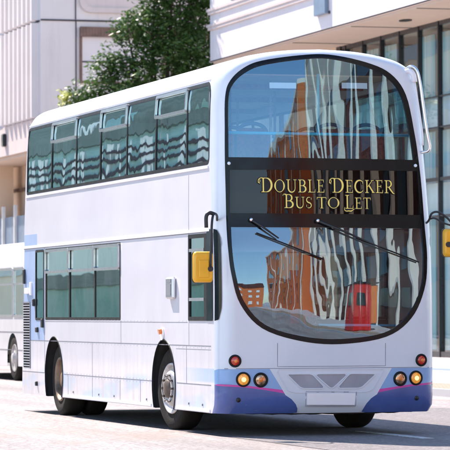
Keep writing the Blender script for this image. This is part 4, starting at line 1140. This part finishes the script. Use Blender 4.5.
# ---- the other side of the street and the street behind the camera (seen as reflections in the glass)
def band_mat(): return concrete('stone_cladding', (.80, .72, .60), (.88, .80, .70), streak=.2)
M['stone'] = band_mat(); M['brick'] = None
def brick_mat(name, a, b_):
    t = NT(name); br = t.n('ShaderNodeTexBrick'); br.inputs['Scale'].default_value = 4; br.inputs['Color1'].default_value = (*a, 1); br.inputs['Color2'].default_value = (*b_, 1); br.inputs['Mortar'].default_value = (.4, .36, .3, 1)
    br.inputs['Mortar Size'].default_value = .03
    sp = t.n('ShaderNodeSeparateXYZ'); cb = t.n('ShaderNodeCombineXYZ'); t.l(t.coord(), sp.inputs[0])
    t.l(t.math('ADD', sp.outputs[0], sp.outputs[1]), cb.inputs[0]); t.l(sp.outputs[2], cb.inputs[1]); t.l(cb.outputs[0], br.inputs['Vector'])
    br.inputs['Mortar Size'].default_value = .012; return t.pbr(br.outputs['Color'], .85, 0, .2)
M['brick'] = brick_mat('orange_brick', (.62, .115, .02), (.78, .19, .03)); M['brown'] = concrete('red_brown_panel', (.040, .012, .008), (.11, .028, .016), streak=.2)
M['darkglass'] = simple('dark_window', (.03, .045, .05), .08, var=.3, scale=.5)
M['tealglass'] = simple('teal_window', (.05, .16, .17), .08, var=.3, scale=.5)
def slat_house(y0, y1, x, label):
    b = empty('louvred_building', (x, (y0+y1)/2, 0), label, 'building'); O = (x, (y0+y1)/2, 0)
    m = MB(); m.box((x-9, y0, 0), (x, y1, 7.3)); m.build('wall', M['teal2'], b, off=O)
    m = MB(); m.box((x-9.2, y0-.1, 7.3), (x+.3, y1+.1, 15.5)); m.build('tree_tone_wall', M['darkteal'], b, off=O); rr_ = random.Random(int(y0)); yy = y0  # dark upper wall added in place of trees in the window reflections
    while yy < y1-6: m = MB(); m.box((x+.3, yy, 7.9), (x+.36, yy+rr_.uniform(1, 3), 8.2+rr_.uniform(.6, 2.5))); m.build('panel', M[rr_.choice(['spandrel', 'teal2', 'palegreen'])], b, off=O); yy += rr_.uniform(5, 11)
    z = 4.55
    while z < 6.9: m = MB(); m.box((x, y0, z), (x+.10, y1, z+.10)); m.build('louvre', M['joint'], b, off=O); z += .30
    m = MB(); m.box((x, y0, 2.2), (x+.12, y1, 2.62)); m.build('dark_band', M['darkteal'], b, off=O); m = MB(); m.box((x, y0, 2.63), (x+.07, y1, 4.35)); m.build('pale_band', M['sagepale'], b, off=O); m = MB(); m.box((x, y0, 0), (x+.06, y1, 2.19)); m.build('low_green_band', M['palegreen'], b, off=O)  # bands shaped to reflect pale and dark stripes in the lower side windows
    y = y0+1
    while y < y1-2:
        m = MB(); m.box((x, y, 4.2), (x+.08, y+1.6, 7.1)); m.build('window', M['spandrel'], b, off=O); y += 5.3
    return b
M['teal2'] = concrete('teal_cladding', (.26, .46, .46), (.40, .62, .60), streak=.3); M['darkteal'] = concrete('grey_green_cladding', (.11, .14, .125), (.22, .27, .235), streak=.4); M['palegreen'] = concrete('green_band', (.16, .32, .25), (.34, .50, .42), streak=.5); M['sagepale'] = concrete('pale_sage_band', (.60, .74, .66), (.72, .82, .76), streak=.4)
slat_house(14, 47, -15.5, 'teal building with dark louvre bands, nearer one left of the bus')
slat_house(50, 110, -15.5, 'teal building with dark louvre bands, farther one left of the bus')
def pilaster_block(y0, y1, x, h, wall, pil, label, step=3.9, name='pilaster_building', pw=.13, pd=.35):
    b = empty(name, (x, (y0+y1)/2, 0), label, 'building'); O = (x, (y0+y1)/2, 0)
    m = MB(); m.box((x, y0, 0), (x+12, y1, h)); m.build('wall', wall, b, off=O)
    y = y0
    while y <= y1: m = MB(); m.box((x-pd, y-pw, 0), (x+.05, y+pw, h+.4)); m.build('pilaster', pil, b, off=O); y += step
    y = y0+step/2
    while y < y1:
        for z in range(1, int(h/3.3)+1):
            m = MB(); m.box((x-.06, y-.75, z*3.3-2.1), (x+.02, y+.75, z*3.3-.2)); m.build('window', M['darkglass'], b, off=O)
        y += step
    m = MB(); m.box((x-.3, y0, h), (x+12, y1, h+.5)); m.build('parapet', pil, b, off=O)
    if h > 17: m = MB(); m.box((x-.12, y0, 12.4), (x, y1, h)); m.build('attic_storey', M['soffit'], b, off=O)
    return b
pilaster_block(-46, -12, 12.5, 17.5, M['brown'], M['stone'], 'red brown building with white stone pilasters behind the camera', 3.1)
pilaster_block(-96, -50, 11.5, 16.5, M['brick'], M['stone'], 'orange brick building with white pilasters farther down the street', 9.0, pw=.25, pd=.06)
tb = empty('brick_terrace', (3, -125, 0), 'orange brick terrace closing the end of the street behind the camera', 'building')
m = MB(); m.box((-16, -132, 0), (13, -125, 10.4)); m.build('wall', M['brick'], tb, off=(3, -125, 0))
m = MB(); m.add([(-16.3, -132.5, 10.4), (13.3, -132.5, 10.4), (13.3, -124.6, 10.4), (-16.3, -124.6, 10.4), (-16, -128.5, 12.6), (13, -128.5, 12.6)], [(0, 1, 5, 4), (3, 4, 5, 2), (0, 4, 3), (1, 2, 5)]); m.build('roof', M['brown'], tb, off=(3, -125, 0))
for k in range(9):
    for z in (1.0, 4.3, 7.6): m = MB(); m.box((-15+k*3.1, -124.98, z), (-13.9+k*3.1, -124.9, z+1.3)); m.build('window', M['spandrel'], tb, off=(3, -125, 0))
# kiosk added behind the camera, standing in for a red vehicle's reflection
M['steelpost'] = M['spandrel']
kk = empty('reflection_kiosk', (8.3, -19.5, .11), 'unseen red and orange kiosk added for its reflection in the lower windscreen', 'kiosk'); O = (8.3, -19.5, .11)
m = MB(); m.bbox((7.4, -20.1, .11), (8.75, -18.2, 3.25), .05); m.build('cabin', M['red'], kk, off=O)
m = MB(); m.bbox((8.76, -20.05, .5), (9.35, -18.25, 3.1), .03); m.build('poster_wing', M['orange'], kk, off=O)
m = MB(); m.bbox((7.25, -20.25, 3.26), (9.45, -18.05, 3.36), .03); m.build('roof', M['mullion'], kk, off=O)
m = MB(); m.box((7.36, -19.7, 1.25), (7.395, -18.6, 2.4)); m.build('hatch', M['darkglass'], kk, off=O)
m = MB(); m.box((7.7, -18.19, 1.3), (8.2, -18.15, 2.3)); m.build('end_window', M['darkglass'], kk, off=O)
M['creamy'] = concrete('cream_render', (.72, .60, .46), (.80, .70, .56), streak=.2)
# tall block down the left of the street, mirrored by the glazing on the right
bt = empty('beige_block', (-15.5, 175, 0), 'tall pale block with blue grey window bands far down the left side of the street', 'building'); O = (-15.5, 175, 0)
m = MB(); m.box((-30, 112, 0), (-15.5, 240, 27)); m.build('wall', M['creamy'], bt, off=O)
for k in range(7): m = MB(); m.box((-15.52, 113, 3.2+k*3.4), (-15.42, 239, 4.1+k*3.4)); m.build('window_band', M['metalgrey'], bt, off=O)
# ================================================================ light
SUN = Vector((-.21, .62, .75)).normalized()
el = math.asin(SUN.z); rot = math.atan2(SUN.x, SUN.y)
w = bpy.data.worlds.new('World'); sc.world = w; w.use_nodes = True; nt = w.node_tree; bg = nt.nodes['Background']
sky = nt.nodes.new('ShaderNodeTexSky'); sky.sky_type = 'NISHITA'; sky.sun_disc = False; sky.sun_elevation = el; sky.sun_rotation = rot
sky.air_density = 1.0; sky.dust_density = .3; sky.ozone_density = 1.6; sky.altitude = 50
nt.links.new(sky.outputs[0], bg.inputs[0]); bg.inputs[1].default_value = .15
L = bpy.data.lights.new('sun', 'SUN'); L.energy = 4.7; L.angle = R(.55); L.color = (1, .91, .82)
so = link(bpy.data.objects.new('sun', L)); so.rotation_euler = SUN.to_track_quat('Z', 'Y').to_euler(); so.location = (0, 0, 30)

# ================================================================ camera
f_, cx, cy, cz, yaw, pit, rol = (3234.209954, -10.77145, -33.892964, 1.342792, 0.276261, 0.027334, -0.003322)
cd = bpy.data.cameras.new('camera'); cam = link(bpy.data.objects.new('camera', cd)); cam.location = (cx, cy, cz)
Fw = Vector((math.sin(yaw)*math.cos(pit), math.cos(yaw)*math.cos(pit), math.sin(pit))); Rt = Vector((math.cos(yaw), -math.sin(yaw), 0)); Up = Rt.cross(Fw)
R2 = Rt*math.cos(rol)+Up*math.sin(rol); U2 = -Rt*math.sin(rol)+Up*math.cos(rol)
mt = Matrix((R2, U2, -Fw)).transposed().to_4x4(); mt.translation = Vector((cx, cy, cz)); cam.matrix_world = mt
cd.sensor_width = 36; cd.sensor_height = 36; cd.sensor_fit = 'HORIZONTAL'; cd.lens = f_/450*36; cd.clip_end = 3000; cd.clip_start = .5
cd.dof.use_dof = True; cd.dof.focus_distance = 34.5; cd.dof.aperture_fstop = 9.5
sc.camera = cam
sc.view_settings.view_transform = 'Standard'; sc.view_settings.look = 'None'; sc.view_settings.gamma = 1; sc.view_settings.exposure = 1.22
sc.render.engine = 'CYCLES'; sc.cycles.max_bounces = 10; sc.cycles.transparent_max_bounces = 24; sc.cycles.use_denoising = True
sc.cycles.sample_clamp_indirect = 6
